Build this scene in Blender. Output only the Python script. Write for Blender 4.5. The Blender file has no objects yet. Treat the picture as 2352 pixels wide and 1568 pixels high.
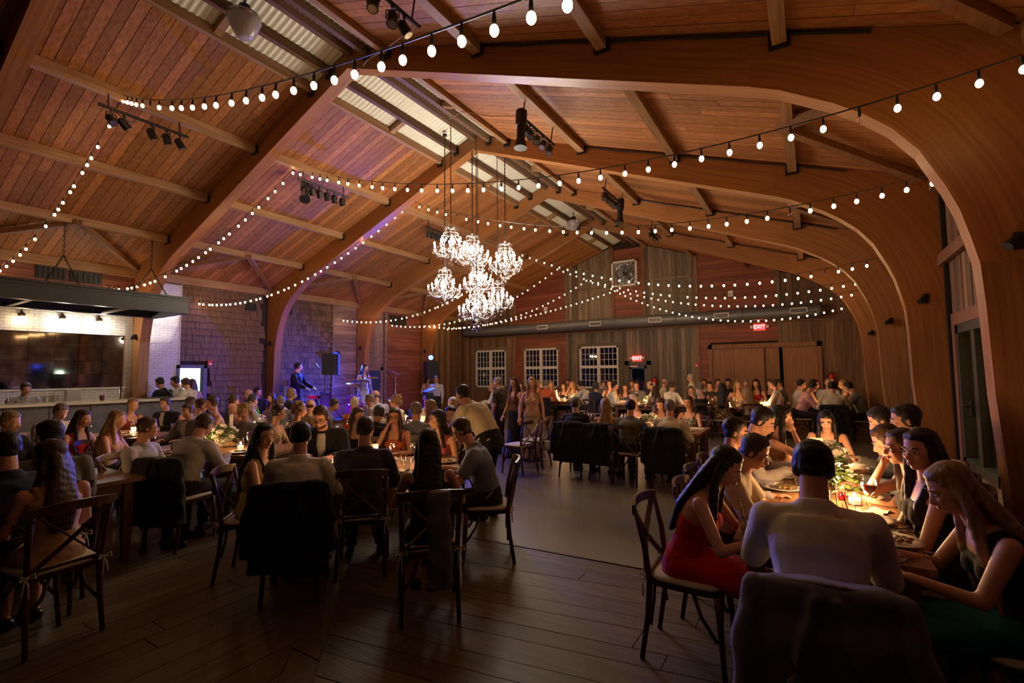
import bpy, math, random
import numpy as np
from mathutils import Vector, Matrix, noise
random.seed(11)
SC = bpy.context.scene
COL = SC.collection
PI = math.pi

# ---------------------------------------------------------------- camera, world, exposure
YAW, PITCH, ROLL = 0.5579, 0.06533, -0.00863
CAMP = Vector((5.925, 0.0, 1.70))
fw = Vector((-math.sin(YAW) * math.cos(PITCH), math.cos(YAW) * math.cos(PITCH), math.sin(PITCH)))
r0 = Vector((math.cos(YAW), math.sin(YAW), 0))
u0 = r0.cross(fw)
rt = math.cos(ROLL) * r0 + math.sin(ROLL) * u0
up = -math.sin(ROLL) * r0 + math.cos(ROLL) * u0
cd = bpy.data.cameras.new('camera')
cd.sensor_fit = 'HORIZONTAL'
cd.sensor_width = 36.0
cd.lens = 1101.02 / 2352 * 36
cd.clip_start = 0.05
cam = bpy.data.objects.new('camera', cd)
COL.objects.link(cam)
M3 = Matrix((rt, up, -fw)).transposed()
cam.matrix_world = Matrix.Translation(CAMP) @ M3.to_4x4()
SC.camera = cam
W = bpy.data.worlds.new('night')
SC.world = W
W.use_nodes = True
W.node_tree.nodes['Background'].inputs[0].default_value = (0.02, 0.03, 0.06, 1)
W.node_tree.nodes['Background'].inputs[1].default_value = 0.05
vs = SC.view_settings
vs.view_transform = 'Standard'
vs.look = 'None'
vs.exposure = 0.0
vs.gamma = 1.0
vs.use_curve_mapping = False
cy = SC.cycles
cy.use_denoising = True
cy.max_bounces = 6
cy.diffuse_bounces = 3
cy.glossy_bounces = 3
cy.transmission_bounces = 5
cy.transparent_max_bounces = 40
cy.sample_clamp_indirect = 3.0
cy.caustics_reflective = False
cy.caustics_refractive = False
cy.use_light_tree = True

BULB = 42.0      # radiance of the string bulbs
CHAND = 350.0    # chandelier lamps
CANDLE = 220.0   # candle flames

def lamp(name, kind, loc, energy, col, size=0.1, rot=None, spot=None, blend=0.5):
    d = bpy.data.lights.new(name, kind)
    d.energy = energy
    d.color = col
    if kind == 'AREA':
        d.size = size
    else:
        d.shadow_soft_size = size
    if spot:
        d.spot_size = spot
        d.spot_blend = blend
    o = bpy.data.objects.new(name, d)
    o.location = loc
    if rot is not None:
        o.rotation_euler = Vector(rot).to_track_quat('-Z', 'Y').to_euler()
    COL.objects.link(o)
    return o

# ---------------------------------------------------------------- helpers
def props(o, label=None, cat=None, group=None, kind=None):
    if label: o['label'] = label
    if cat: o['category'] = cat
    if group: o['group'] = group
    if kind: o['kind'] = kind
    return o

def thing(name, label, cat, loc=(0, 0, 0), rz=0.0, group=None, kind=None):
    o = bpy.data.objects.new(name, None)
    o.empty_display_size = 0.1
    o.location = loc
    o.rotation_euler = (0, 0, rz)
    COL.objects.link(o)
    return props(o, label, cat, group, kind)

def dup(root, loc, rz=None, label=None, group=None):
    r = root.copy()
    COL.objects.link(r)
    r.location = loc
    if rz is not None: r.rotation_euler = (0, 0, rz)
    if label: r['label'] = label
    if group: r['group'] = group
    for ch in list(root.children):
        c = ch.copy(); COL.objects.link(c); c.parent = r
        for g in list(ch.children):
            d = g.copy(); COL.objects.link(d); d.parent = c
    return r

def link(name, me, mats=None, parent=None, loc=None, kind=None):
    o = bpy.data.objects.new(name, me)
    COL.objects.link(o)
    if mats is not None and len(me.materials) == 0:
        for m in (mats if isinstance(mats, (list, tuple)) else [mats]): me.materials.append(m)
    if parent: o.parent = parent
    if loc is not None: o.location = loc
    if kind: o['kind'] = kind
    return o

DEFER = []
ORD = 'first second third fourth fifth sixth seventh eighth ninth tenth eleventh twelfth thirteenth fourteenth fifteenth sixteenth seventeenth eighteenth nineteenth twentieth'.split()
ORD += ['twenty-' + w for w in ORD[:9]] + ['thirtieth'] + ['thirty-' + w for w in ORD[:9]] + ['fortieth']
def defer(o, desc, where, plural=None):
    """label with the place in its row, counted from the left in the photograph; written at the end"""
    DEFER.append((o, desc, where, plural))
def finish_labels():
    rows = {}
    for o, d, w, g in DEFER: rows.setdefault((d, w), []).append((o, g))
    for (d, w), lst in rows.items():
        def key(t):
            v = Vector(t[0].location) - CAMP
            return v.dot(rt) / max(v.dot(fw), 0.1)
        lst.sort(key=key)
        for i, (o, g) in enumerate(lst):
            o['label'] = (d + ' ' + w) if len(lst) == 1 else '%s %s, %s from left' % (d, w, ORD[min(i, len(ORD) - 1)])
            if g: o['group'] = g

def rotm(ax, a):
    return Matrix.Rotation(a, 3, ax)

class MB:
    def __init__(s):
        s.v = []; s.f = []; s.uv = {}
    def add(s, vs_, fs):
        n = len(s.v)
        s.v += [tuple(v) for v in vs_]
        s.f += [tuple(i + n for i in f) for f in fs]
        return n
    def box(s, c, d, R=None):
        x, y, z = d[0] / 2, d[1] / 2, d[2] / 2
        P = [Vector(p) for p in ((-x, -y, -z), (x, -y, -z), (x, y, -z), (-x, y, -z), (-x, -y, z), (x, -y, z), (x, y, z), (-x, y, z))]
        if R is not None: P = [R @ p for p in P]
        c = Vector(c)
        s.hexa([p + c for p in P])
        return s
    def hexa(s, P):
        s.add(P, [(3, 2, 1, 0), (4, 5, 6, 7), (0, 1, 5, 4), (1, 2, 6, 5), (2, 3, 7, 6), (3, 0, 4, 7)])
        return s
    def bar(s, a, b, w, h, upv=(0, 0, 1)):
        a, b = Vector(a), Vector(b)
        t = (b - a).normalized()
        sx = t.cross(Vector(upv))
        if sx.length < 1e-4: sx = t.cross(Vector((1, 0, 0)))
        sx.normalize(); n = sx.cross(t)
        sx *= w / 2; n *= h / 2
        s.hexa([a - sx - n, a + sx - n, b + sx - n, b - sx - n, a - sx + n, a + sx + n, b + sx + n, b - sx + n])
        return s
    def tube(s, pts, r, n=8, cap=True, sq=None):
        pts = [Vector(p) for p in pts]
        k = len(pts)
        rr = r if isinstance(r, (list, tuple)) else [r] * k
        prev = None; base = None
        for i, p in enumerate(pts):
            t = (pts[min(i + 1, k - 1)] - pts[max(i - 1, 0)]).normalized()
            if prev is None:
                a = Vector((0, 0, 1)) if abs(t.z) < 0.9 else Vector((1, 0, 0))
                e1 = t.cross(a).normalized()
            else:
                e1 = (prev - t * prev.dot(t)).normalized()
            e2 = t.cross(e1); prev = e1
            q = sq if sq else 1.0
            ring = [p + (e1 * math.cos(2 * PI * j / n) + e2 * math.sin(2 * PI * j / n) * q) * rr[i] for j in range(n)]
            b = s.add(ring, [])
            if i:
                s.f += [(base + j, base + (j + 1) % n, b + (j + 1) % n, b + j) for j in range(n)]
            elif cap: s.f.append(tuple(b + j for j in reversed(range(n))))
            base = b
        if cap: s.f.append(tuple(base + j for j in range(n)))
        return s
    def lathe(s, prof, c=(0, 0, 0), n=16, R=None):
        c = Vector(c); base = None
        for i, (r, z) in enumerate(prof):
            ring = [Vector((r * math.cos(2 * PI * j / n), r * math.sin(2 * PI * j / n), z)) for j in range(n)]
            if R is not None: ring = [R @ p for p in ring]
            b = s.add([p + c for p in ring], [])
            if i: s.f += [(base + j, base + (j + 1) % n, b + (j + 1) % n, b + j) for j in range(n)]
            base = b
        return s
    def ell(s, c, rad, n=10, m=7, R=None):
        c = Vector(c)
        def T(p):
            p = Vector((p[0] * rad[0], p[1] * rad[1], p[2] * rad[2]))
            return (R @ p if R is not None else p) + c
        top = s.add([T((0, 0, 1))], [])
        rows = []
        for i in range(1, m):
            a = PI * i / m
            rows.append(s.add([T((math.sin(a) * math.cos(2 * PI * j / n), math.sin(a) * math.sin(2 * PI * j / n), math.cos(a))) for j in range(n)], []))
        bot = s.add([T((0, 0, -1))], [])
        s.f += [(top, rows[0] + j, rows[0] + (j + 1) % n) for j in range(n)]
        for a, b in zip(rows, rows[1:]): s.f += [(a + j, b + j, b + (j + 1) % n, a + (j + 1) % n) for j in range(n)]
        s.f += [(bot, rows[-1] + (j + 1) % n, rows[-1] + j) for j in range(n)]
        return s
    def mesh(s, name, mats=None, smooth=False):
        me = bpy.data.meshes.new(name)
        me.from_pydata(s.v, [], s.f)
        if s.uv:
            l = me.uv_layers.new(name='UVMap')
            for lp in me.loops:
                l.data[lp.index].uv = s.uv.get(lp.vertex_index, (0, 0))
        if smooth: me.polygons.foreach_set('use_smooth', [True] * len(me.polygons))
        if mats is not None:
            for m in (mats if isinstance(mats, (list, tuple)) else [mats]): me.materials.append(m)
        return me
    def obj(s, name, mats=None, parent=None, smooth=False, kind=None, loc=None):
        return link(name, s.mesh(name, mats, smooth), None, parent, loc, kind)

# ---------------------------------------------------------------- materials
def mat(name, col, rough=0.6, metal=0.0, spec=0.4, var=0.0, emit=None, es=0.0, trans=0.0, alpha=1.0, noise_sc=None, col2=None, bump=0.0, coords='Object', scale=(1, 1, 1), detail=4.0, sheen=0.0, contrast=(0.35, 0.65), coat=0.0, island=False):
    m = bpy.data.materials.new(name)
    m.use_nodes = True
    nt = m.node_tree; N = nt.nodes; L = nt.links
    b = N['Principled BSDF']
    b.inputs['Base Color'].default_value = (*col, 1)
    b.inputs['Roughness'].default_value = rough
    b.inputs['Metallic'].default_value = metal
    b.inputs['Specular IOR Level'].default_value = spec
    b.inputs['Transmission Weight'].default_value = trans
    b.inputs['Alpha'].default_value = alpha
    if sheen: b.inputs['Sheen Weight'].default_value = sheen
    if coat: b.inputs['Coat Weight'].default_value = coat
    if emit is not None:
        b.inputs['Emission Color'].default_value = (*emit, 1)
        b.inputs['Emission Strength'].default_value = es
    src = None
    if noise_sc:
        tc = N.new('ShaderNodeTexCoord'); mp = N.new('ShaderNodeMapping')
        mp.inputs['Scale'].default_value = scale
        L.new(tc.outputs[coords], mp.inputs['Vector'])
        vec = mp.outputs[0]
        if var:
            oi = N.new('ShaderNodeNewGeometry' if island else 'ShaderNodeObjectInfo'); ad = N.new('ShaderNodeVectorMath'); ad.operation = 'ADD'
            ml = N.new('ShaderNodeMath'); ml.operation = 'MULTIPLY'; ml.inputs[1].default_value = 37.0
            L.new(oi.outputs['Random Per Island' if island else 'Random'], ml.inputs[0]); L.new(mp.outputs[0], ad.inputs[0]); L.new(ml.outputs[0], ad.inputs[1])
            vec = ad.outputs[0]
        nz = N.new('ShaderNodeTexNoise')
        nz.inputs['Scale'].default_value = noise_sc
        nz.inputs['Detail'].default_value = detail
        L.new(vec, nz.inputs['Vector'])
        mr = N.new('ShaderNodeMapRange')
        mr.inputs[1].default_value, mr.inputs[2].default_value = contrast
        L.new(nz.outputs['Fac'], mr.inputs[0])
        mx = N.new('ShaderNodeMix'); mx.data_type = 'RGBA'
        mx.inputs['A'].default_value = (*col, 1)
        mx.inputs['B'].default_value = (*(col2 or tuple(c * 0.6 for c in col)), 1)
        L.new(mr.outputs[0], mx.inputs['Factor'])
        src = mx.outputs['Result']
        if bump:
            bp = N.new('ShaderNodeBump'); bp.inputs['Strength'].default_value = bump; bp.inputs['Distance'].default_value = 0.01
            L.new(nz.outputs['Fac'], bp.inputs['Height']); L.new(bp.outputs[0], b.inputs['Normal'])
    if var:
        oi2 = N.new('ShaderNodeNewGeometry' if island else 'ShaderNodeObjectInfo'); mr2 = N.new('ShaderNodeMapRange')
        mr2.inputs[3].default_value, mr2.inputs[4].default_value = 1 - var, 1 + var
        L.new(oi2.outputs['Random Per Island' if island else 'Random'], mr2.inputs[0])
        hv = N.new('ShaderNodeHueSaturation')
        if src: L.new(src, hv.inputs['Color'])
        else: hv.inputs['Color'].default_value = (*col, 1)
        L.new(mr2.outputs[0], hv.inputs['Value'])
        src = hv.outputs[0]
    if src: L.new(src, b.inputs['Base Color'])
    return m

def emis(name, col, strength, sampling=True):
    m = bpy.data.materials.new(name); m.use_nodes = True
    nt = m.node_tree; nt.nodes.clear()
    e = nt.nodes.new('ShaderNodeEmission'); o = nt.nodes.new('ShaderNodeOutputMaterial')
    e.inputs[0].default_value = (*col, 1); e.inputs[1].default_value = strength
    nt.links.new(e.outputs[0], o.inputs[0])
    if not sampling: m.cycles.emission_sampling = 'NONE'
    return m

def glass(name, tint=(1, 1, 1), refl=0.05, rough=0.02):
    """thin clear glass: see-through, with a mirror reflection that grows at grazing angles"""
    m = bpy.data.materials.new(name); m.use_nodes = True
    nt = m.node_tree; nt.nodes.clear(); N = nt.nodes; L = nt.links
    o = N.new('ShaderNodeOutputMaterial'); mx = N.new('ShaderNodeMixShader')
    t = N.new('ShaderNodeBsdfTransparent'); g = N.new('ShaderNodeBsdfGlossy'); fr = N.new('ShaderNodeLayerWeight')
    t.inputs[0].default_value = (*tint, 1); g.inputs['Roughness'].default_value = rough
    fr.inputs[0].default_value = 0.5
    pw = N.new('ShaderNodeMath'); pw.operation = 'POWER'; pw.inputs[1].default_value = 4.0
    ma = N.new('ShaderNodeMath'); ma.operation = 'MULTIPLY_ADD'; ma.inputs[1].default_value = .8 * (1 - refl); ma.inputs[2].default_value = refl
    L.new(fr.outputs['Facing'], pw.inputs[0]); L.new(pw.outputs[0], ma.inputs[0])
    L.new(ma.outputs[0], mx.inputs[0]); L.new(t.outputs[0], mx.inputs[1]); L.new(g.outputs[0], mx.inputs[2]); L.new(mx.outputs[0], o.inputs[0])
    return m

def wood(name, col, col2, axis, var=0.25, rough=0.55, sc=1.0, bump=0.25, spec=0.35):
    s = {'x': (1.3, 30, 30), 'y': (30, 1.3, 30), 'z': (30, 30, 1.3), 'u': (1.0, 34, 1)}[axis]
    return mat(name, col, rough, 0, spec, var=var, noise_sc=sc, col2=col2, bump=bump, scale=s, coords='UV' if axis == 'u' else 'Object', contrast=(0.3, 0.7))

M = {}
M['ceil'] = wood('ceiling_boards', (0.43, 0.175, 0.06), (0.25, 0.092, 0.03), 'x', 0.28)
M['glu'] = wood('glulam', (0.40, 0.165, 0.052), (0.27, 0.10, 0.03), 'u', 0.06, 0.42, bump=0.1)
M['glu2'] = wood('glulam_post', (0.37, 0.165, 0.06), (0.25, 0.10, 0.034), 'u', 0.06, 0.42, bump=0.1)
M['pur'] = wood('purlin_wood', (0.42, 0.24, 0.12), (0.26, 0.13, 0.058), 'y', 0.12)
M['ridge'] = wood('ridge_wood', (0.20, 0.10, 0.05), (0.10, 0.05, 0.025), 'y', 0.15)
M['brace'] = wood('brace_wood', (0.30, 0.15, 0.07), (0.2, 0.09, 0.04), 'y', 0.1)
M['back'] = mat('dark_backing', (0.03, 0.018, 0.012), 0.9)
M['gray'] = wood('barn_boards_grey', (0.23, 0.165, 0.105), (0.10, 0.072, 0.05), 'z', 0.45)
M['brown'] = wood('barn_boards_brown', (0.235, 0.125, 0.06), (0.11, 0.055, 0.03), 'z', 0.5)
M['red'] = wood('red_siding', (0.30, 0.085, 0.04), (0.17, 0.045, 0.024), 'x', 0.25)
M['weather'] = wood('weathered_planks', (0.30, 0.20, 0.16), (0.15, 0.09, 0.07), 'y', 0.35)
M['redy'] = wood('red_siding_side', (0.27, 0.085, 0.05), (0.15, 0.045, 0.028), 'y', 0.25)
M['post'] = wood('post_wood', (0.27, 0.12, 0.055), (0.16, 0.065, 0.03), 'z', 0.2)
M['beamx'] = wood('beam_wood', (0.26, 0.14, 0.07), (0.14, 0.07, 0.035), 'x', 0.2)
M['shing'] = mat('cedar_shingle', (0.17, 0.095, 0.058), 0.75, var=0.42, noise_sc=1.0, col2=(0.11, 0.062, 0.04), scale=(10, 22, 3), bump=0.2, island=True)
M['door'] = wood('sliding_door_wood', (0.32, 0.15, 0.06), (0.22, 0.095, 0.038), 'z', 0.18)
M['deck'] = wood('floor_planks', (0.125, 0.080, 0.042), (0.062, 0.038, 0.02), 'x', 0.25, 0.5, bump=0.3)
M['decky'] = wood('floor_planks_lengthwise', (0.125, 0.080, 0.042), (0.062, 0.038, 0.02), 'y', 0.25, 0.5, bump=0.3)
M['conc'] = mat('polished_concrete', (0.185, 0.155, 0.10), 0.32, spec=0.45, noise_sc=1.1, col2=(0.10, 0.083, 0.055), detail=9, contrast=(0.3, 0.72), bump=0.03)
M['corr'] = mat('corrugated_sheet', (0.80, 0.79, 0.66), 0.45, 0.1)
M['black'] = mat('black_metal', (0.012, 0.012, 0.012), 0.45)
M['iron'] = mat('dark_iron', (0.035, 0.032, 0.03), 0.5, 0.6)
M['steel'] = mat('duct_steel', (0.15, 0.155, 0.17), 0.45, 0.4)
M['white'] = mat('white_paint', (0.72, 0.66, 0.6), 0.5)
M['glass'] = glass('window_glass')
M['clear'] = glass('tableware_glass', refl=0.04)
M['chrome'] = mat('chrome', (0.75, 0.75, 0.75), 0.15, 1.0)
M['brass'] = mat('brass', (0.55, 0.36, 0.12), 0.3, 1.0)
M['bulb'] = emis('bulb_glow', (1.0, 0.62, 0.27), BULB)
M['bulboff'] = glass('dead_bulb', refl=0.08)
M['lampw'] = emis('candle_lamp', (1.0, 0.86, 0.70), CHAND)
M['flame'] = emis('flame', (1.0, 0.55, 0.2), CANDLE)
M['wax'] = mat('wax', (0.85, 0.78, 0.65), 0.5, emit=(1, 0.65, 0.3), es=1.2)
M['crystal'] = glass('crystal', (.9, .9, .92), 0.55, .12)
M['silver'] = mat('chandelier_silver', (0.6, 0.58, 0.55), 0.25, 0.9)
M['china'] = mat('china', (0.72, 0.66, 0.55), 0.25, spec=0.5)
M['linen'] = mat('linen', (0.62, 0.55, 0.44), 0.9)
M['tabw'] = wood('table_wood', (0.30, 0.15, 0.07), (0.16, 0.075, 0.035), 'x', 0.2, 0.4)
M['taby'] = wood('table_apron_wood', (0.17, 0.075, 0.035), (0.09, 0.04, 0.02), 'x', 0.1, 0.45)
M['chair'] = mat('chair_wood', (0.105, 0.04, 0.017), 0.36, var=0.1, noise_sc=3.0, col2=(0.055, 0.021, 0.01), scale=(8, 8, 1))
M['cush'] = mat('cushion_cloth', (0.62, 0.54, 0.42), 0.9, noise_sc=40, col2=(0.52, 0.45, 0.35))
M['tie'] = mat('tie_cloth', (0.66, 0.58, 0.46), 0.9)
M['leaf'] = mat('leaf', (0.10, 0.20, 0.04), 0.5, noise_sc=6, col2=(0.22, 0.32, 0.07))
M['petal'] = mat('petal', (0.85, 0.78, 0.62), 0.6)
M['wine'] = mat('wine', (0.18, 0.008, 0.012), 0.1)
M['food'] = mat('pasta', (0.62, 0.42, 0.14), 0.5, noise_sc=30, col2=(0.4, 0.22, 0.06), bump=0.5)
M['greens'] = mat('salad', (0.14, 0.17, 0.04), 0.5, noise_sc=30, col2=(0.3, 0.12, 0.04), bump=0.5)
M['skin'] = mat('skin', (0.60, 0.30, 0.19), 0.5, spec=0.3, var=0.15)
M['eyew'] = mat('eye_white', (0.7, 0.66, 0.62), 0.3)
M['eyed'] = mat('eye_dark', (0.03, 0.02, 0.015), 0.2)
M['lip'] = mat('lip', (0.42, 0.14, 0.11), 0.5)
M['shoe'] = mat('shoe_leather', (0.015, 0.012, 0.01), 0.3)
HAIR = {'bk': (0.018, 0.011, 0.008), 'dg': (0.07, 0.055, 0.045), 'br': (0.09, 0.042, 0.02), 'lb': (0.36, 0.21, 0.09), 'gy': (0.26, 0.2, 0.15), 'wh': (0.62, 0.55, 0.45)}
CLOTH = {'wt': (0.72, 0.66, 0.58), 'cr': (0.66, 0.55, 0.38), 'nv': (0.03, 0.032, 0.06), 'bk': (0.012, 0.011, 0.012), 'gr': (0.16, 0.145, 0.13), 'lg': (0.46, 0.41, 0.39),
         'bl': (0.20, 0.23, 0.27), 'lv': (0.50, 0.45, 0.50), 'rd': (0.62, 0.015, 0.012), 'or': (0.66, 0.14, 0.045), 'yl': (0.55, 0.43, 0.12), 'te': (0.01, 0.14, 0.13),
         'pc': (0.62, 0.36, 0.20), 'fl': (0.42, 0.38, 0.30), 'tn': (0.40, 0.26, 0.15), 'pk': (0.66, 0.32, 0.34), 'dk': (0.03, 0.022, 0.02), 'gd': (0.46, 0.27, 0.08),
         'be': (0.55, 0.45, 0.32), 'pr': (0.45, 0.10, 0.10), 'dv': (0.055, 0.05, 0.075), 'sa': (0.5, 0.21, 0.12), 'br': (0.22, 0.10, 0.05), 'bw': (0.20, 0.085, 0.035), 'dr': (0.25, 0.04, 0.03), 'dr2': (0.25, 0.04, 0.03), 'fd': (0.10, 0.085, 0.05), 'sl': (0.19, 0.175, 0.23), 'pb': (0.55, 0.58, 0.66)}
_mc = {}
def hairm(k):
    if ('h', k) not in _mc:
        c = HAIR[k]
        _mc['h', k] = mat('hair_' + k, c, 0.5, spec=0.35, noise_sc=1.0, col2=tuple(t * 0.45 for t in c), scale=(60, 60, 6), bump=0.6)
    return _mc['h', k]
def clothm(k):
    if ('c', k) not in _mc:
        c = CLOTH[k]
        if k in ('fl', 'fd', 'gd'):
            m = mat('cloth_' + k, c, 0.85, noise_sc=34, col2=tuple(t * 0.12 for t in c), contrast=(0.47, 0.53), detail=1)
        else:
            m = mat('cloth_' + k, c, 0.85, spec=0.2, noise_sc=9, col2=tuple(t * 0.78 for t in c), bump=0.35, sheen=0.1, detail=3)
        _mc['c', k] = m
    return _mc['c', k]
# ---------------------------------------------------------------- the hall
B = 3.2346; Y1 = 4.737; ARCHY = [Y1 + k * B for k in range(-1, 4)]; YB = 17.67; WX = 7.42
def roof(x): return 6.74 - 0.349 * abs(x)

# floor: concrete in the hall, wide planks in front
EDGE = lambda x: 4.10 + 0.055 * (x - 2.5)
fl = MB()
fl.hexa([Vector(p) for z_ in (-.2, 0) for p in ((-7.7, EDGE(-7.7), z_), (7.7, EDGE(7.7), z_), (7.7, 17.9, z_), (-7.7, 17.9, z_))])
fl.hexa([Vector(p) for z_ in (-.2, -.031) for p in ((-7.7, -2, z_), (7.7, -2, z_), (7.7, EDGE(7.7), z_), (-7.7, EDGE(-7.7), z_))])
floor = fl.obj('floor', M['conc'])
props(floor, 'worn polished concrete floor of the hall with a plank border in front', 'floor', kind='structure')
def diag(y): return 5.05 - 0.97 * y          # the mitre board runs along x = 5.05 - 0.97 y
def plank(P, mt='deck'):
    m = MB(); t = Vector((0, 0, random.uniform(-0.0025, 0)))
    m.hexa([Vector((p[0], p[1], -0.03)) for p in P] + [Vector((p[0], p[1], 0.0)) + t for p in P])
    return m.obj('plank', M[mt], floor)
sl = 0.17
y = -2.2
while y < 5.2:
    w = random.choice((0.17, 0.2, 0.235))
    # right-hand planks: lines y = y + sl*(x-5)
    def xs(yy):  # where the plank line meets the mitre board
        return (5.05 - 0.97 * (yy - sl * 5) + 0.164) / (1 + 0.97 * sl)
    a0, a1 = xs(y), xs(y + w - 0.006)
    cuts = sorted([random.uniform(1.2, 6.6) for _ in range(random.choice((1, 2)))])
    cuts = [c for c in cuts if c > max(a0, a1) + 0.4]
    seg = [None] + cuts + [7.4]
    for s0, s1 in zip(seg, seg[1:]):
        A = [a0, a1] if s0 is None else [s0 + 0.003, s0 + 0.003]
        e = s1 - 0.003
        P = [(A[0], y + sl * (A[0] - 5)), (e, y + sl * (e - 5)), (e, y + w - .006 + sl * (e - 5)), (A[1], y + w - .006 + sl * (A[1] - 5))]
        P = [(px, min(py, EDGE(px))) for px, py in P]
        if (P[3][1] - P[0][1] > 0.03 or P[2][1] - P[1][1] > 0.03) and max(p[1] for p in P) > -0.6: plank(P)
    y += w
x = -7.3
while x < 6:
    w = random.choice((0.17, 0.2, 0.235))
    # left-hand planks run away from the camera up to the mitre board
    ya, yb = (5.05 - 0.104 - x) / 0.97, (5.05 - 0.104 - x - w) / 0.97
    ya, yb = min(ya, EDGE(x)), min(yb, EDGE(x + w))
    cut = random.uniform(0.2, 2.6)
    if min(ya, yb) > -0.6:
        if cut < min(ya, yb) - 0.3:
            plank([(x, -0.8), (x + w - .006, -0.8), (x + w - .006, cut), (x, cut)], 'decky')
            plank([(x, cut + .006), (x + w - .006, cut + .006), (x + w - .006, yb), (x, ya)], 'decky')
        else: plank([(x, -0.8), (x + w - .006, -0.8), (x + w - .006, yb), (x, ya)], 'decky')
    x += w
for s0, s1 in ((-0.7, 1.9), (1.91, 4.6)):
    plank([(5.05 - .97 * s0 - .1, s0), (5.05 - .97 * s0 + .16, s0), (5.05 - .97 * s1 + .16, min(s1, EDGE(0.7))), (5.05 - .97 * s1 - .1, min(s1, EDGE(.7)))], 'decky')

# ceiling: boards running down each slope
def slope(sx, name, label):
    bk = MB()
    P = []
    for dz in (0.03, 0.12):
        for x_, y_ in ((0.0, -1.2), (7.7, -1.2), (7.7, YB + .2), (0.0, YB + .2)): P.append(Vector((sx * x_, y_, roof(x_) + dz + .012)))
    if sx < 0: P = [P[i] for i in (1, 0, 3, 2, 5, 4, 7, 6)]
    bk.hexa(P)
    c = bk.obj(name, M['back'])
    props(c, label, 'ceiling', kind='structure')
    yy = -0.9
    while yy < YB - .02:
        w = 0.137; y2 = min(yy + w - 0.007, YB)
        cuts = [0.86] + ([random.uniform(1.6, 6.8)] if random.random() < .55 else []) + [7.42]
        for c0, c1 in zip(cuts, cuts[1:]):
            m = MB(); q = random.uniform(0, .004)
            pts = [Vector((sx * x_, y_, roof(x_) + q + dz)) for dz in (0.0, 0.034) for x_, y_ in ((c0, yy), (c1 - .004, yy), (c1 - .004, y2), (c0, y2))]
            if sx < 0: pts = [pts[i] for i in (1, 0, 3, 2, 5, 4, 7, 6)]
            m.hexa(pts); m.obj('board', M['ceil'], c)
        yy += w
    # corrugated sheet beside the ridge, one sheet to each bay
    ys = [-0.9] + ARCHY + [YB]
    for ya, yb in zip(ys, ys[1:]):
        m = MB(); n = max(2, int((yb - ya) / 0.0225))
        for i in range(n + 1):
            q = ya + (yb - ya) * i / n; h = 0.011 * math.sin(q / 0.09 * 2 * PI)
            m.v += [(sx * 0.03, q, roof(.03) + .03 + h), (sx * 0.87, q, roof(.87) + .03 + h)]
            if i: k = 2 * i; m.f.append((k - 2, k, k + 1, k - 1))
        m.obj('corrugated_sheet', M['corr'], c, True)
    return c
ceilL = slope(-1, 'ceiling', 'boarded ceiling slope above the bar and stage, left of the ridge')
ceilR = slope(1, 'ceiling', 'boarded ceiling slope right of the ridge, over the right-hand tables')

# glulam arches
SOF = [(0, 6.445), (1.8, 5.745), (3.7, 5.005), (5.555, 4.284)]
KNEE = [(5.555, 4.284), (5.78, 4.181), (6.01, 4.036), (6.16, 3.945), (6.36, 3.79), (6.54, 3.615), (6.70, 3.392), (6.765, 3.243), (6.84, 3.078), (6.91, 2.88), (6.96, 2.66), (6.998, 2.47)]
POST = [(6.998, 2.47), (7.014, 2.14), (7.028, 1.5), (7.06, 1.0), (7.10, 0.0)]
def strip(pin, pout, y0, y1, sx):
    m = MB(); u = 0
    for i, (a, b_) in enumerate(zip(pin, pout)):
        if i: u += math.dist(a, pin[i - 1])
        for (px, pz), v in ((a, 0), (b_, math.dist(a, b_))):
            for yy, dv in ((y0, 0), (y1, .2)):
                k = m.add([(sx * px, yy, pz)], []); m.uv[k] = (u + .37 * sx + y0, v + dv)
        k = 4 * i
        if i:
            q = k - 4
            for f in ((q, k, k + 2, q + 2), (q + 1, q + 3, k + 3, k + 1), (q, q + 1, k + 1, k), (q + 2, k + 2, k + 3, q + 3)):
                m.f.append(f if sx > 0 else tuple(reversed(f)))
    for q in (0, 4 * len(pin) - 4): m.f.append((q, q + 2, q + 3, q + 1))
    return m
def resample(pts, n):
    L = [0]
    for a, b_ in zip(pts, pts[1:]): L.append(L[-1] + math.dist(a, b_))
    out = []
    for i in range(n):
        t = L[-1] * i / (n - 1); k = 0
        while k < len(L) - 2 and L[k + 1] < t: k += 1
        s_ = (t - L[k]) / (L[k + 1] - L[k])
        out.append(tuple(pts[k][j] + (pts[k + 1][j] - pts[k][j]) * s_ for j in (0, 1)))
    return out
wherearch = ['nearest the camera at upper left', 'second from camera, by the bar end', 'third from camera, behind the chandeliers', 'fourth from camera, left of the drums', 'fifth from camera, nearest the back wall']
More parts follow.
